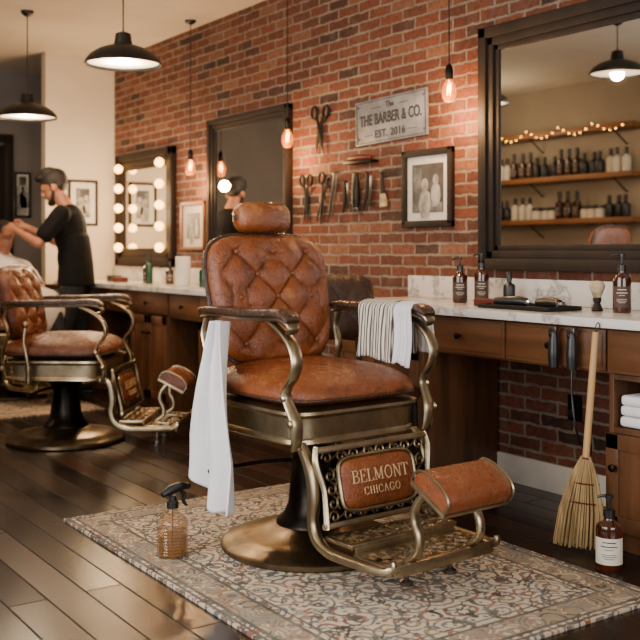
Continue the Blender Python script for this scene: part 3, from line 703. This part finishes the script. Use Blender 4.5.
def frame(m,w,h,fw,label,mat='black',fig=True,matw=.05):
    r=empty('framed_photograph',label,'picture'); r.matrix_world=m
    o=B()
    for a,b,c,d in ((0,h/2-fw/2,w,fw),(0,-h/2+fw/2,w,fw),(-w/2+fw/2,0,fw,h),(w/2-fw/2,0,fw,h)): o.box((a,b,.014),(c,d,.026),.004)
    o.obj('picture_frame',mat,r)
    B().box((0,0,.007),(w-fw*1.5,h-fw*1.5,.006)).obj('mat_board','mat_board',r,smooth=False)
    pw,ph=w-2*fw-2*matw,h-2*fw-2*matw
    B().box((0,0,.0115),(pw,ph,.003)).obj('photo_print','picture_dark',r,smooth=False)
    if fig:
        o=B(); s=ph
        o.prism([(-pw*.48,-ph*.48),(pw*.48,-ph*.48),(pw*.48,-ph*.30),(-pw*.48,-ph*.26)],.013,.0136)
        o.prism([(-pw*.46,-ph*.1),(-pw*.18,-ph*.1),(-pw*.2,ph*.42),(-pw*.46,ph*.45)],.013,.0136)
        o.obj('photo_background','picture_grey',r,smooth=False)
        o=B()
        for fx,fz,sc in ((-.02,-.06,1.0),(.27*pw,-.02,.8)):
            o.lathe([(0,0),(.5,0),(.5,.02),(0,.02)],(fx,fz+s*.30*sc,.0137),16,None,s*.11*sc*2,s*.14*sc*2)
            o.prism([(fx-s*.07*sc,fz+s*.19*sc),(fx+s*.07*sc,fz+s*.19*sc),(fx+s*.16*sc,fz+s*.12*sc),(fx+s*.19*sc,fz-s*.12*sc),(fx+s*.10*sc,fz-s*.38*sc),(fx-s*.12*sc,fz-s*.38*sc),(fx-s*.19*sc,fz-s*.12*sc),(fx-s*.15*sc,fz+s*.12*sc)],.0137,.0143)
        for v in o.bm.verts: 
            if v.co.z>.0146: v.co.z=.0143
        o.obj('photo_figure','picture_light',r,smooth=False)
    return r
frame(WT(-4.0,0,1.425),.40,.41,.035,'black framed black-and-white photograph of barbers on brick wall','wood_dark',True,.042)
frame(WT(-6.655,0,1.28),.38,.36,.025,'small framed photograph on brick wall between mirrors','shelf_wood',True,.06)
MW=lambda x,y,z: Matrix.Translation((x,y,z))@Matrix.Rotation(PI/2,4,'Z')@Matrix.Rotation(PI/2,4,'X')
frame(MW(-8.15,-.29,1.50),.26,.385,.02,'thin dark framed photograph on the cream wall','wood_dark',True,.05)
frame(MW(-9.2,-.465,1.61),.15,.42,.02,'narrow dark framed picture on the taupe wall','black',True,.02)
# ---------------------------------------------------------------- wall tools
def scissors(x,z,s,rot,label,opening=.18,mat='iron',ht=1):
    r=empty('scissors',label,'scissors',(x,-.022,z)); r.rotation_euler=(0,rot,0)
    k=s/.2
    for q in (-1,1):
        o=B(Matrix.Rotation(q*opening,4,'Y'))
        o.tube([(-.004*q*k,q*.002,-.12*k),(-.003*q*k,q*.002,-.06*k),(0,q*.002,0),(.004*q*k,q*.002,.03*k),(.010*q*k,q*.002,.055*k)],[.0015*ht,.008*k*ht,.009*k*ht,.006*k*ht,.0055*k*ht],8,None,.5,sm=4)
        cx=.022*q*k; cz=.078*k
        o.tube([(cx+.019*k*math.cos(a*PI/8),q*.002,cz+.025*k*math.sin(a*PI/8)) for a in range(16)],.0048*k*ht,6,closed=True)
        o.obj('scissor_blade',mat,r)
    B().tube([(0,.022,0),(0,-.008,0)],.006,8).obj('pivot_screw','steel',r)
scissors(-4.985,1.83,.29,.05,'large open dark steel scissors hanging on brick wall',.24,'iron',1.4)
scissors(-5.13,1.43,.26,0,'steel hair scissors hanging on brick wall',.10,'iron',1.2)
scissors(-4.95,1.42,.28,.3,'dark hair scissors hanging tilted on brick wall',.12,'iron',1.2)
def hangtool(x,z,label,kind,rot=0,sc=1.3):
    r=empty({'comb':'comb','razor':'straight_razor','clipper':'hair_clipper','brush':'neck_brush'}[kind],label,kind,(x,-.028,z)); r.rotation_euler=(0,rot,0); r.scale=(sc,1,sc)
    if kind=='comb':
        o=B(); o.box((-.006,0,-.10),(.012,.007,.20),.002)
        for i in range(24): o.box((.012,0,-.012-i*.0075),(.026,.004,.0042))
        o.obj('comb_body','black_plastic',r)
    if kind=='razor':
        B().tube([(0,0,0),(.004,0,-.06),(.0,0,-.12),(-.012,0,-.165)],[.006,.011,.011,.006],10,(0,1,0),1,sm=4).obj('razor_handle','wood_dark',r)
        B().box((.030,0,-.08),(.020,.003,.13),.001).obj('razor_blade','steel',r)
    if kind=='clipper':
        B().tube([(0,0,0),(0,0,-.05),(0,0,-.11),(0,0,-.15)],[.014,.020,.022,.018],12,sm=4).obj('clipper_body','iron',r)
        B().box((0,0,-.16),(.040,.02,.02),.003).obj('clipper_blade','chrome',r)
    if kind=='brush':
        B().tube([(0,0,0),(0,0,-.05),(0,0,-.10)],[.008,.011,.014],12,sm=4).obj('brush_handle','wood_dark',r)
        B().tube([(0,0,-.10),(0,0,-.13),(0,0,-.16)],[.014,.02,.022],12,sm=3).obj('brush_bristles','bristle',r)
    B().tube([(0,.028,0),(0,-.014,0),(0,-.016,.006)],.003,6).obj('nail','steel',r)
hangtool(-4.81,1.56,'black hair comb hanging from a nail on brick wall','comb',.22,1.35)
hangtool(-4.61,1.54,'dark hair clipper hanging on brick wall','clipper')
hangtool(-4.50,1.54,'folding straight razor hanging open on brick wall','razor',.12)
hangtool(-4.37,1.53,'neck brush hanging on brick wall','brush',-.1,1.2)
hangtool(-4.72,1.50,'folded straight razor hanging on brick wall','razor',0,1.1)
o=B().box((-4.56,-.03,1.60),(.26,.058,.014),.004).obj('tool_shelf','bronze_dark'); top(o,'tiny dark metal shelf fixed to brick wall above tools','shelf')
o=B().tube([(-4.67,-.03,1.628),(-4.61,-.03,1.628),(-4.51,-.03,1.625),(-4.46,-.03,1.620)],[.014,.020,.018,.010],10,sm=3).obj('clothes_brush','red_wood'); top(o,'small reddish wooden brush lying on the tiny wall shelf','brush')
r=empty('wall_outlet','dark electrical outlet with plug on brick wall','outlet',(-3.01,-.0,.40))
B().box((0,-.006,0),(.075,.012,.115),.003).obj('outlet_plate','bronze_dark',r); B().box((0,-.025,-.02),(.03,.035,.03),.005).obj('plug','black_plastic',r)
def clip(x,label,cord):
    r=empty('hair_clipper',label,'clipper',(x,-.533,.70))
    B().tube([(0,0,.085),(0,0,.05),(0,0,0),(0,0,-.05)],[.014,.02,.023,.019],14,sm=4).obj('clipper_body','black_plastic',r)
    B().box((0,0,.095),(.038,.022,.022),.003).obj('clipper_blade','steel',r)
    B().tube([(0,.025,.07),(0,-.024,.07),(0,-.027,.085)],.003,6).obj('hook','bronze_dark',r)
    if cord: B().tube([(0,0,-.05),(0,.0,-.15),(.01,.02,-.3),(-.08,.2,-.42),(-.3,.44,-.36),(-.44,.50,-.32)],.004,8,sm=8).obj('power_cord','black_plastic',r)
clip(-2.655,'black hair clipper hanging from the counter drawer front',False)
clip(-2.565,'black hair clipper with long cord hanging from the counter front',True)
# ---------------------------------------------------------------- bottles
def bottle(x,y,z,h,rad,label,mat='amber',cap='pump',lab='label_w',group=None,name='bottle'):
    r=empty(name,label,'bottle',(x,y,z),0,group); bh=h*.68
    B().lathe([(0,0),(rad*.94,0),(rad,.006),(rad,bh*.80),(rad*.93,bh*.88),(rad*.45,bh*.96),(rad*.38,bh),(rad*.38,bh+.008),(0,bh+.008)],seg=32).obj('bottle_body',mat,r)
    if lab:
        a0=math.atan2(-3.457-y,0-x)
        if y<-3.6: a0=PI/2
        hw=1.25 if lab=='label_w' else 1.0
        o=B(); o.grid(lambda u,v:(rad*1.02*math.cos(a0+(u-.5)*2*hw),rad*1.02*math.sin(a0+(u-.5)*2*hw),bh*(.14+.52*v)),20,2); ll=o.obj('bottle_label',lab,r)
        o=B()
        for k,(ww,zz) in enumerate(((.8,.58),(1.0,.50),(.5,.44),(.9,.34),(.9,.30),(.6,.26))):
            pts=[(rad*1.03*math.cos(a0+t*ww*.6),rad*1.03*math.sin(a0+t*ww*.6),bh*zz) for t in (-1,-.5,0,.5,1)]
            o.tube(pts,.0018 if k<2 else .001,4)
        o.obj('label_print','dark_print' if lab=='label_w' else 'label_w',r)
    if cap=='pump':
        o=B(); o.lathe([(0,bh+.006),(rad*.45,bh+.006),(rad*.45,bh+.03),(rad*.2,bh+.034),(rad*.12,bh+.036),(rad*.12,h-.014),(rad*.3,h-.012),(rad*.3,h),(0,h)],seg=20)
        o.tube([(0,0,h-.006),(-.02,-.012,h-.005),(-.034,-.02,h-.012)],.005,8,sm=3); o.obj('pump','black_plastic',r)
    else:
        B().lathe([(0,bh+.006),(rad*.45,bh+.006),(rad*.45,h-.002),(rad*.4,h),(0,h)],seg=20).obj('bottle_cap','black_plastic',r)
    return r
bottle(-3.546,-.2,CT,.215,.036,'amber glass pump bottle with dark label on marble counter',lab='label_k')
bottle(-3.43,-.17,CT,.235,.034,'slim amber pump bottle with dark label on marble counter',lab='label_k')
bottle(-3.29,-.13,CT,.15,.028,'short dark bottle with black cap on marble counter',mat='black_plastic',cap='cap',lab=None)
bottle(-2.60,-.2,CT,.235,.036,'amber pump bottle with dark label beside the shaving brush',lab='label_k')
bottle(-2.40,-.14,CT,.20,.032,'amber bottle with black cap on marble counter',cap='cap',lab='label_k')
bottle(-2.275,-.675,0,.255,.046,'large amber pump bottle with white label standing on the floor')
bottle(-6.95,-.25,CT,.20,.03,'dark bottle on marble counter near vanity mirror',cap='cap',lab='label_k')
bottle(-6.80,-.30,CT,.24,.028,'tall dark green bottle on marble counter','green','cap',None)
bottle(-6.62,-.22,CT,.17,.03,'amber bottle on marble counter near vanity mirror',cap='cap',lab='label_k')
bottle(-5.98,-.28,CT,.19,.033,'green bottle on marble counter below the framed mirror','green','cap',None)
bottle(-5.55,-.25,CT,.2,.03,'amber bottle on marble counter below the framed mirror',lab='label_k')
o=B().lathe([(0,0),(.045,0),(.05,.005),(.052,.20),(.048,.205),(.044,.2),(.04,.01),(0,.008)],(-6.25,-.3,CT),28).obj('canister','white_enamel'); top(o,'tall white open canister standing on marble counter','canister')
for (x,y,w,d,h,m,l) in ((-7.45,-.3,.12,.08,.05,'black_plastic','small black box on marble counter'),(-7.25,-.34,.1,.1,.04,'red_wood','low reddish box on marble counter'),(-3.22,-.33,.13,.06,.035,'red_wood','flat reddish razor case on marble counter')):
    o=B(); o.box((x,y,CT+h/2),(w,d,h),.006).box((x,y,CT+h*.72),(w+.003,d+.003,.003)); top(o.obj('grooming_box',m),l,'box')
r=empty('tray','black metal tray on the marble counter','tray',(-2.98,-.33,CT))
o=B(); o.box((0,0,.004),(.40,.20,.006),.002)
for a,b,c,d in ((0,.1,.40,.008),(0,-.1,.40,.008),(.2,0,.008,.20),(-.2,0,.008,.20)): o.box((a,b,.010),(c,d,.018),.003)
o.obj('tray_body','black',r)
def lying(x,y,rz,kind,label):
    r=empty('hair_clipper' if kind=='c' else 'comb',label,'clipper' if kind=='c' else 'comb',(x,y,CT+.008),rz)
    if kind=='c':
        B().tube([(-.07,0,.02),(-.02,0,.022),(.04,0,.024),(.08,0,.02)],[.016,.021,.022,.018],14,sm=4).obj('clipper_body','black_plastic',r); B().box((.09,0,.02),(.02,.038,.018),.003).obj('clipper_blade','chrome',r)
    else:
        o=B(); o.box((0,0,.004),(.18,.01,.006),.001)
        for i in range(24): o.box((-.08+i*.007,.016,.004),(.0035,.026,.003))
        o.obj('comb_body','black_plastic',r)
lying(-3.08,-.34,.3,'c','black hair clipper lying on the tray'); lying(-2.90,-.30,-.2,'c','black and chrome hair clipper lying on the tray')
lying(-2.95,-.39,.1,'k','black comb lying on the tray'); 
r=empty('shaving_brush','cream badger shaving brush standing on marble counter','brush',(-2.724,-.2,CT))
B().lathe([(0,0),(.022,0),(.024,.006),(.018,.02),(.013,.032),(.018,.046),(.016,.056),(0,.056)],seg=24).obj('brush_handle','wood_dark',r)
B().lathe([(0,.054),(.015,.054),(.021,.07),(.031,.095),(.032,.108),(.022,.122),(0,.125)],seg=28).obj('brush_bristles','bristle',r)
# spray bottle
r=empty('spray_bottle','clear ribbed glass spray bottle with black trigger on rug','bottle',(-3.235,-1.864,.011),math.radians(100))
pr=[(0,0),(.05,0),(.055,.006)]
for i in range(9): pr+=[(.057,.012+i*.011),(.0535,.0175+i*.011)]
pr+=[(.056,.115),(.052,.128),(.036,.145),(.022,.155),(.018,.165),(.018,.175),(0,.175)]
B().lathe(pr,seg=40).obj('bottle_body','glass_clear',r)
B().lathe([(0,.008),(.049,.008),(.050,.075),(0,.075)],seg=32).obj('liquid','amber_liquid',r)
o=B(); o.lathe([(0,.17),(.021,.17),(.021,.19),(.013,.198),(.012,.215),(0,.215)],seg=24)
o.tube([(-.045,0,.222),(-.01,0,.234),(.03,0,.240),(.060,0,.238)],[.010,.017,.015,.010],10,(0,1,0),1.1,sm=4)
o.tube([(.03,0,.228),(.050,0,.208),(.048,0,.185),(.062,0,.168)],[.006,.008,.007,.005],8,sm=4); o.box((.065,0,.238),(.016,.02,.02),.003)
o.tube([(0,0,.17),(0,0,.02)],.002,6)
o.obj('spray_trigger','black_plastic',r)
# broom
r=empty('broom','corn broom with pale wooden handle leaning against the cabinet','broom')
b0=Vector((-2.475,-.60,.0)); b1=Vector((-2.44,-.548,.80)); d=(b1-b0).normalized()
B().tube([b0+d*.30,b0+d*.6,b1],[.013,.013,.012],12).obj('broom_handle','pine',r)
B().tube([b1,b1+Vector((0,.0,.02)),b1+Vector((.008,.004,.035)),b1+Vector((.008,.012,.02)),b1],.002,6,sm=4).obj('hanging_loop','black_plastic',r)
o=B(); lat=Vector((.80,.60,0)).normalized(); nrm=d.cross(lat).normalized(); lat=nrm.cross(d).normalized()
for i in range(340):
    a=random.uniform(-1,1); c=random.uniform(-1,1)
    p0=b0+d*.345+lat*a*.016+nrm*c*.012
    p1=b0+d*.27+lat*a*.048+nrm*c*.024
    p2=b0+d*(.014+random.uniform(0,.02))+lat*a*.090+nrm*c*.034
    p2.z=max(p2.z,.004+random.uniform(0,.008))
    o.tube([p0,p1,(p1+p2)/2+lat*a*.010,p2],.0024,4)
br=o.obj('broom_bristles','broomcorn',r); br['kind']='stuff'
for t,wv,tv in ((.34,.020,.016),(.25,.054,.028),(.18,.070,.031)):
    o=B(); o.tube([b0+d*t+lat*wv*math.cos(a*PI/10)+nrm*tv*math.sin(a*PI/10) for a in range(20)],.0028,5,closed=True)
    o.obj('broom_binding','red_wood',r)
# ---------------------------------------------------------------- client chair near wall
r=empty('side_chair','low dark brown leather side chair with padded back beside the counter','chair',(-3.56,-.745,.004),math.radians(4))
B().pillow(.38,.36,.04,.03,5,Matrix.Translation((.02,0,.46)),p=7,crown=.01).obj('seat','leather_dark',r)
B().pillow(.42,.30,.035,.03,5,Matrix.Translation((-.19,0,.835))@Matrix.Rotation(-.14,4,'Y')@PANEL(0,0,0),p=7,crown=.01,tuft=.01,ta=.11,tb_=.16).obj('backrest','leather_dark',r)
for x,y in ((.16,.13),(.16,-.13),(-.14,.13),(-.14,-.13)): B().tube([(x,y,.44),(x*1.12,y*1.1,0)],[.018,.012],10).obj('leg','wood_dark',r)
for y in (.12,-.12): B().tube([(-.15,y,.44),(-.19,y,.55),(-.21,y,.75)],.014,8,sm=4).obj('back_post','wood_dark',r)
# ---------------------------------------------------------------- opposite wall shelves (seen in mirror)
G='grooming products on the wall shelves'
pa=bottle(-8.3,Y0+.16,1.3975,.27,.042,'amber product bottle on wooden wall shelf',cap='cap',lab='label_k',group=G)
pb=bottle(-8.2,Y0+.16,1.3975,.21,.044,'dark product bottle on wooden wall shelf','black_plastic','cap',None,G)
pd=bottle(-8.25,Y0+.16,1.3975,.23,.042,'white product bottle with dark cap on wooden wall shelf','label_w','cap',None,G)
pj=empty('jar','white product jar with dark lid on wooden wall shelf','jar',(-8.1,Y0+.16,1.3975),0,G)
B().lathe([(0,0),(.048,0),(.052,.005),(.052,.09),(0,.09)],seg=24).obj('jar_body','label_w',pj); B().lathe([(0,.088),(.053,.088),(.053,.12),(0,.122)],seg=24).obj('jar_lid','black_plastic',pj)
kinds=[pa,pb,pj,pd]
for zi,z in enumerate((1.38,1.80,2.25)):
    r=empty('wall_shelf','long warm wooden wall shelf with metal brackets','shelf',(0,0,z),0,'wooden wall shelves')
    B().box((-7.15,Y0+.13,0),(2.6,.25,.05),.004).obj('shelf_board','shelf_wood',r)
    for x in (-8.2,-7.15,-6.1):
        B().tube([(x,Y0,-.15),(x,Y0+.02,-.15),(x,Y0+.20,-.03),(x,Y0+.23,-.0175)],.008,6).obj('shelf_bracket','black',r)
    if zi==2: continue
    x=-8.30; n=0
    while x<-5.95:
        kk=kinds[(0,1,3,0,1)[(n//3)%5] if zi==1 else (0,2,1,3,2)[(n//3)%5]]
        dup(kk,(x,Y0+.15+random.uniform(-.02,.03),z+.025))
        n+=1; x+=random.choice((.096,.098,.10,.105))
pa.location=(-8.41,Y0+.15,1.405); pb.location=(-8.41,Y0+.15,1.825); pd.location=(-8.41,Y0+.15,2.275); pj.location=(-8.28,Y0+.15,2.275)
fl=empty('string_lights','warm fairy string lights draped along the upper wall shelf','lights')
pts=[(-8.4+i*.035,Y0+.27,2.30-.09*abs(math.sin(i*.26))) for i in range(72)]
B().tube(pts,.0025,5).obj('light_wire','black',fl)
f0=None
for p in pts[::2]:
    if f0 is None: f0=B().ball((0,0,0),.0058,8,6).obj('fairy_bulb','bulb_s',fl); f0.location=p
    else: dup(f0,loc=p,parent=fl)
pend('shelf_fill',(-7.2,Y0+.9,2.2),24,.2,(1,.76,.5))  # added fill light without a fixture, brightens the shelves in the mirror
# ---------------------------------------------------------------- people
def remesh(o,v,sm=6):
    md=o.modifiers.new('r','REMESH'); md.mode='VOXEL'; md.voxel_size=v; md.use_smooth_shade=True
    m2=o.modifiers.new('c','SMOOTH'); m2.iterations=sm; m2.factor=.5
def head(o,c,R,s=1):
    def q(p): return Vector(c)+R@Vector([a*s for a in p])
    o.ball(q((-.01,0,.03)),(.098*s,.077*s,.092*s),20,14,R); o.ball(q((.02,0,-.035)),(.070*s,.058*s,.075*s),16,12,R)
    o.ball(q((.045,0,-.085)),(.032*s,.035*s,.025*s),12,8,R)
    o.limb(q((.085,0,.02)),.008*s,q((.108,0,-.018)),.014*s)
    o.ball(q((.085,0,-.055)),(.012*s,.026*s,.008*s),10,6,R); o.ball(q((.085,0,-.066)),(.011*s,.022*s,.007*s),10,6,R)
    for y in (-1,1):
        o.ball(q((-.005,.078*y,-.01)),(.018*s,.010*s,.032*s),10,8,R); o.ball(q((.078,.03*y,.012)),(.012*s,.015*s,.009*s),8,6,R)
        o.limb(q((.088,.012*y,.030)),.007*s,q((.078,.048*y,.030)),.006*s)
def hand(o,w,dirv,side,down):
    d=Vector(dirv).normalized(); n=Vector(down).normalized(); t=d.cross(n).normalized()
    if t.dot(Vector(side))<0: t=-t
    w=Vector(w); o.limb(w,.026,w+d*.045,.022)
    for k in (-1,-.3,.4,1): o.limb(w+d*.02+t*.02*k,.014,w+d*.08+t*.030*k,.013)
    for k,L in ((1,.072),(.35,.082),(-.3,.076),(-1,.058)):
        a=w+d*.085+t*.030*k; b_=a+(d*.85+n*.45).normalized()*L*.45; c=b_+(d*.5+n*.85).normalized()*L*.3; e=c+(d*.2+n).normalized()*L*.25
        o.limb(a,.0095,b_,.009); o.limb(b_,.009,c,.008); o.limb(c,.008,e,.007)
    a=w+d*.02+t*.026; b_=a+(d*.6+t*.75+n*.3).normalized()*.042; c=b_+(d*.9+n*.5).normalized()*.03
    o.limb(a,.013,b_,.011); o.limb(b_,.011,c,.009)
def barber():
    r=empty('person','standing man in black shirt cutting hair with raised arms','person',(-7.30,-.665,0),math.radians(-124.6))
    hc=(.17,0,1.575); R=Matrix.Rotation(math.radians(26),3,'Y')
    o=B(); head(o,hc,R)
    o.limb((.075,0,1.42),.058,(.135,0,1.51),.050)
    o.ball((.05,0,1.25),(.105,.155,.19)); o.ball((.01,0,1.04),(.095,.14,.16)); o.ball((0,0,.94),(.105,.155,.12)); o.ball((.065,0,1.37),(.08,.175,.060))
    sh={1:((.07,.185,1.365),(.22,.26,1.15),(.42,.155,1.25)),-1:((.07,-.185,1.365),(.23,-.25,1.17),(.43,-.135,1.28))}
    for s,(a,b_,c) in sh.items():
        o.limb(a,.052,b_,.038); o.limb(b_,.038,c,.025)
        hand(o,c,(.85,-.30*s,-.05),(0,-s*.3,1),(.1,-s*.9,-.2))
    for s,kx in ((1,.05),(-1,-.02)):
        o.limb((0,.09*s,.92),.085,(.03+kx,.11*s,.50),.055); o.limb((.03+kx,.11*s,.50),.055,(-.01+kx,.12*s,.09),.038)
        o.limb((-.02+kx,.12*s,.05),.035,(.14+kx,.14*s,.03),.028)
    b=o.obj('body','skin',r); remesh(b,.006,5)
    o=B(); o.ball((.05,0,1.25),(.125,.175,.205)); o.ball((.015,0,1.04),(.128,.172,.20)); o.ball((.065,0,1.36),(.098,.195,.072)); o.tube([(.03,0,1.20),(.01,0,1.05),(.005,0,.90),(.005,0,.83)],[.165,.168,.182,.186],28,(0,1,0),.74,sm=3)
    for s,(a,b_,c) in sh.items():
        m=Vector(a).lerp(Vector(b_),.70); o.limb(a,.072,m,.066)
    x=o.obj('shirt','shirt',r); remesh(x,.010,6)
    o=B(); o.ball((0,0,.88),(.115,.160,.10))
    for s,kx in ((1,.05),(-1,-.02)): o.limb((0,.09*s,.86),.090,(.03+kx,.11*s,.50),.070); o.limb((.03+kx,.11*s,.50),.070,(-.01+kx,.12*s,.10),.056)
    x=o.obj('trousers','jeans',r); remesh(x,.011,8)
    for s,kx in ((1,.05),(-1,-.02)):
        o=B(); o.limb((-.03+kx,.12*s,.045),.042,(.15+kx,.14*s,.04),.034); o.box((.055+kx,.13*s,.011),(.27,.085,.022),.008); x=o.obj('shoe','shoe',r); 
    o=B()
    def q(p): return Vector(hc)+R@Vector(p)
    o.ball(q((-.022,0,.052)),(.104,.084,.090),20,14,R); o.ball(q((.048,0,.112)),(.064,.060,.038),14,10,R); o.ball(q((.0,.02,.130)),(.062,.052,.032),14,10,R); o.ball(q((.03,-.02,.128)),(.045,.04,.03),14,10,R); o.ball(q((-.054,0,.005)),(.058,.073,.062),14,10,R)
    for y in (-1,1): o.limb(q((.0,.073*y,.02)),.014,q((.012,.070*y,-.04)),.010)
    x=o.obj('hair','hair',r); remesh(x,.007,2)
    o=B()
    for y in (-1,1): o.limb(q((.012,.063*y,-.040)),.013,q((.045,.048*y,-.085)),.017)
    o.ball(q((.064,0,-.096)),(.038,.044,.030),12,8,R); o.limb(q((.094,.020,-.046)),.008,q((.094,-.020,-.046)),.008)
    x=o.obj('beard','hair',r); remesh(x,.006,2)
barber()
def customer():
    r=empty('person','seated customer wrapped in white cape having hair cut','person',(-7.51,-1.09,-.05),math.radians(14))
    hc=(-.12,0,1.245); R=Matrix.Rotation(math.radians(8),3,'Y')
    o=B(); head(o,hc,R,.95); o.limb((-.14,0,1.06),.058,(-.13,0,1.17),.052)
    o.ball((-.13,0,.92),(.11,.16,.19)); o.ball((-.10,0,.78),(.12,.16,.12)); o.ball((-.13,0,1.03),(.085,.18,.06))
    for s in (-1,1):
        o.limb((-.13,.19*s,1.02),.05,(-.02,.25*s,.88),.04); o.limb((-.02,.25*s,.88),.04,(.16,.16*s,.82),.028); hand(o,(.16,.16*s,.82),(1,-.3*s,-.15),(0,-s,0),(0,0,-1))
        o.limb((-.1,.09*s,.76),.08,(.35,.12*s,.74),.055); o.limb((.35,.12*s,.74),.055,(.46,.12*s,.36),.04); o.limb((.45,.12*s,.34),.035,(.60,.13*s,.27),.028)
    b=o.obj('body','skin',r); remesh(b,.0065,5)
    o=B()
    for s in (-1,1): o.limb((-.05,.09*s,.76),.09,(.35,.12*s,.74),.07); o.limb((.35,.12*s,.74),.07,(.455,.12*s,.38),.055)
    x=o.obj('trousers','jeans',r); remesh(x,.012,6)
    for s in (-1,1): B().limb((.44,.12*s,.33),.042,(.61,.13*s,.27),.034).obj('shoe','shoe',r)
    o=B(); o.tube([(-.14,0,1.14),(-.14,0,1.10),(-.13,0,1.04),(-.10,0,.94),(-.02,0,.83)],[.062,.078,.21,.26,.28],28,(0,1,0),.74,sm=4)
    o.ball((.15,0,.80),(.28,.26,.09)); o.ball((.36,0,.70),(.09,.22,.17))
    x=o.obj('cape','cape',r); remesh(x,.012,6)
    def q(p): return Vector(hc)+R@Vector(p)
    o=B(); o.ball(q((-.024,0,.048)),(.100,.084,.086),20,14,R); o.ball(q((.03,0,.094)),(.062,.060,.032),14,10,R); o.ball(q((-.05,0,.0)),(.058,.074,.062),14,10,R)
    x=o.obj('hair','hair',r); remesh(x,.007,3)
customer()
# ---------------------------------------------------------------- lights / world
def area(name,loc,rot,sx,sy,e,colr):
    l=bpy.data.lights.new(name,'AREA'); l.shape='RECTANGLE'; l.size=sx; l.size_y=sy; l.energy=e; l.color=colr
    o=bpy.data.objects.new(name,l); link(o); o.location=loc; o.rotation_euler=rot
area('window_daylight',(X1-.08,-2.1,1.45),(0,math.radians(90),0),2.0,2.7,105,(1,.98,.96))
area('window_daylight_side',(-2.2,Y0+.08,1.45),(math.radians(90),0,0),2.9,2.0,150,(1,.98,.96))
pend('vanity_light',(-7.45,-.35,1.45),44,.15,(1,.68,.38))
w=bpy.data.worlds.new('w'); bpy.context.scene.world=w; w.use_nodes=True
w.node_tree.nodes['Background'].inputs[0].default_value=(.9,.85,.8,1); w.node_tree.nodes['Background'].inputs[1].default_value=.3
# ---------------------------------------------------------------- camera
cd=bpy.data.cameras.new('camera'); cam=bpy.data.objects.new('camera',cd); link(cam)
cam.location=(0,-3.457,1.1); cam.rotation_euler=(PI/2,0,math.radians(55.4))
cd.lens=56.25; cd.sensor_width=36; cd.shift_y=-70/640; cd.clip_start=.05
cd.dof.use_dof=True; cd.dof.focus_distance=3.7; cd.dof.aperture_fstop=3.2
bpy.context.scene.camera=cam
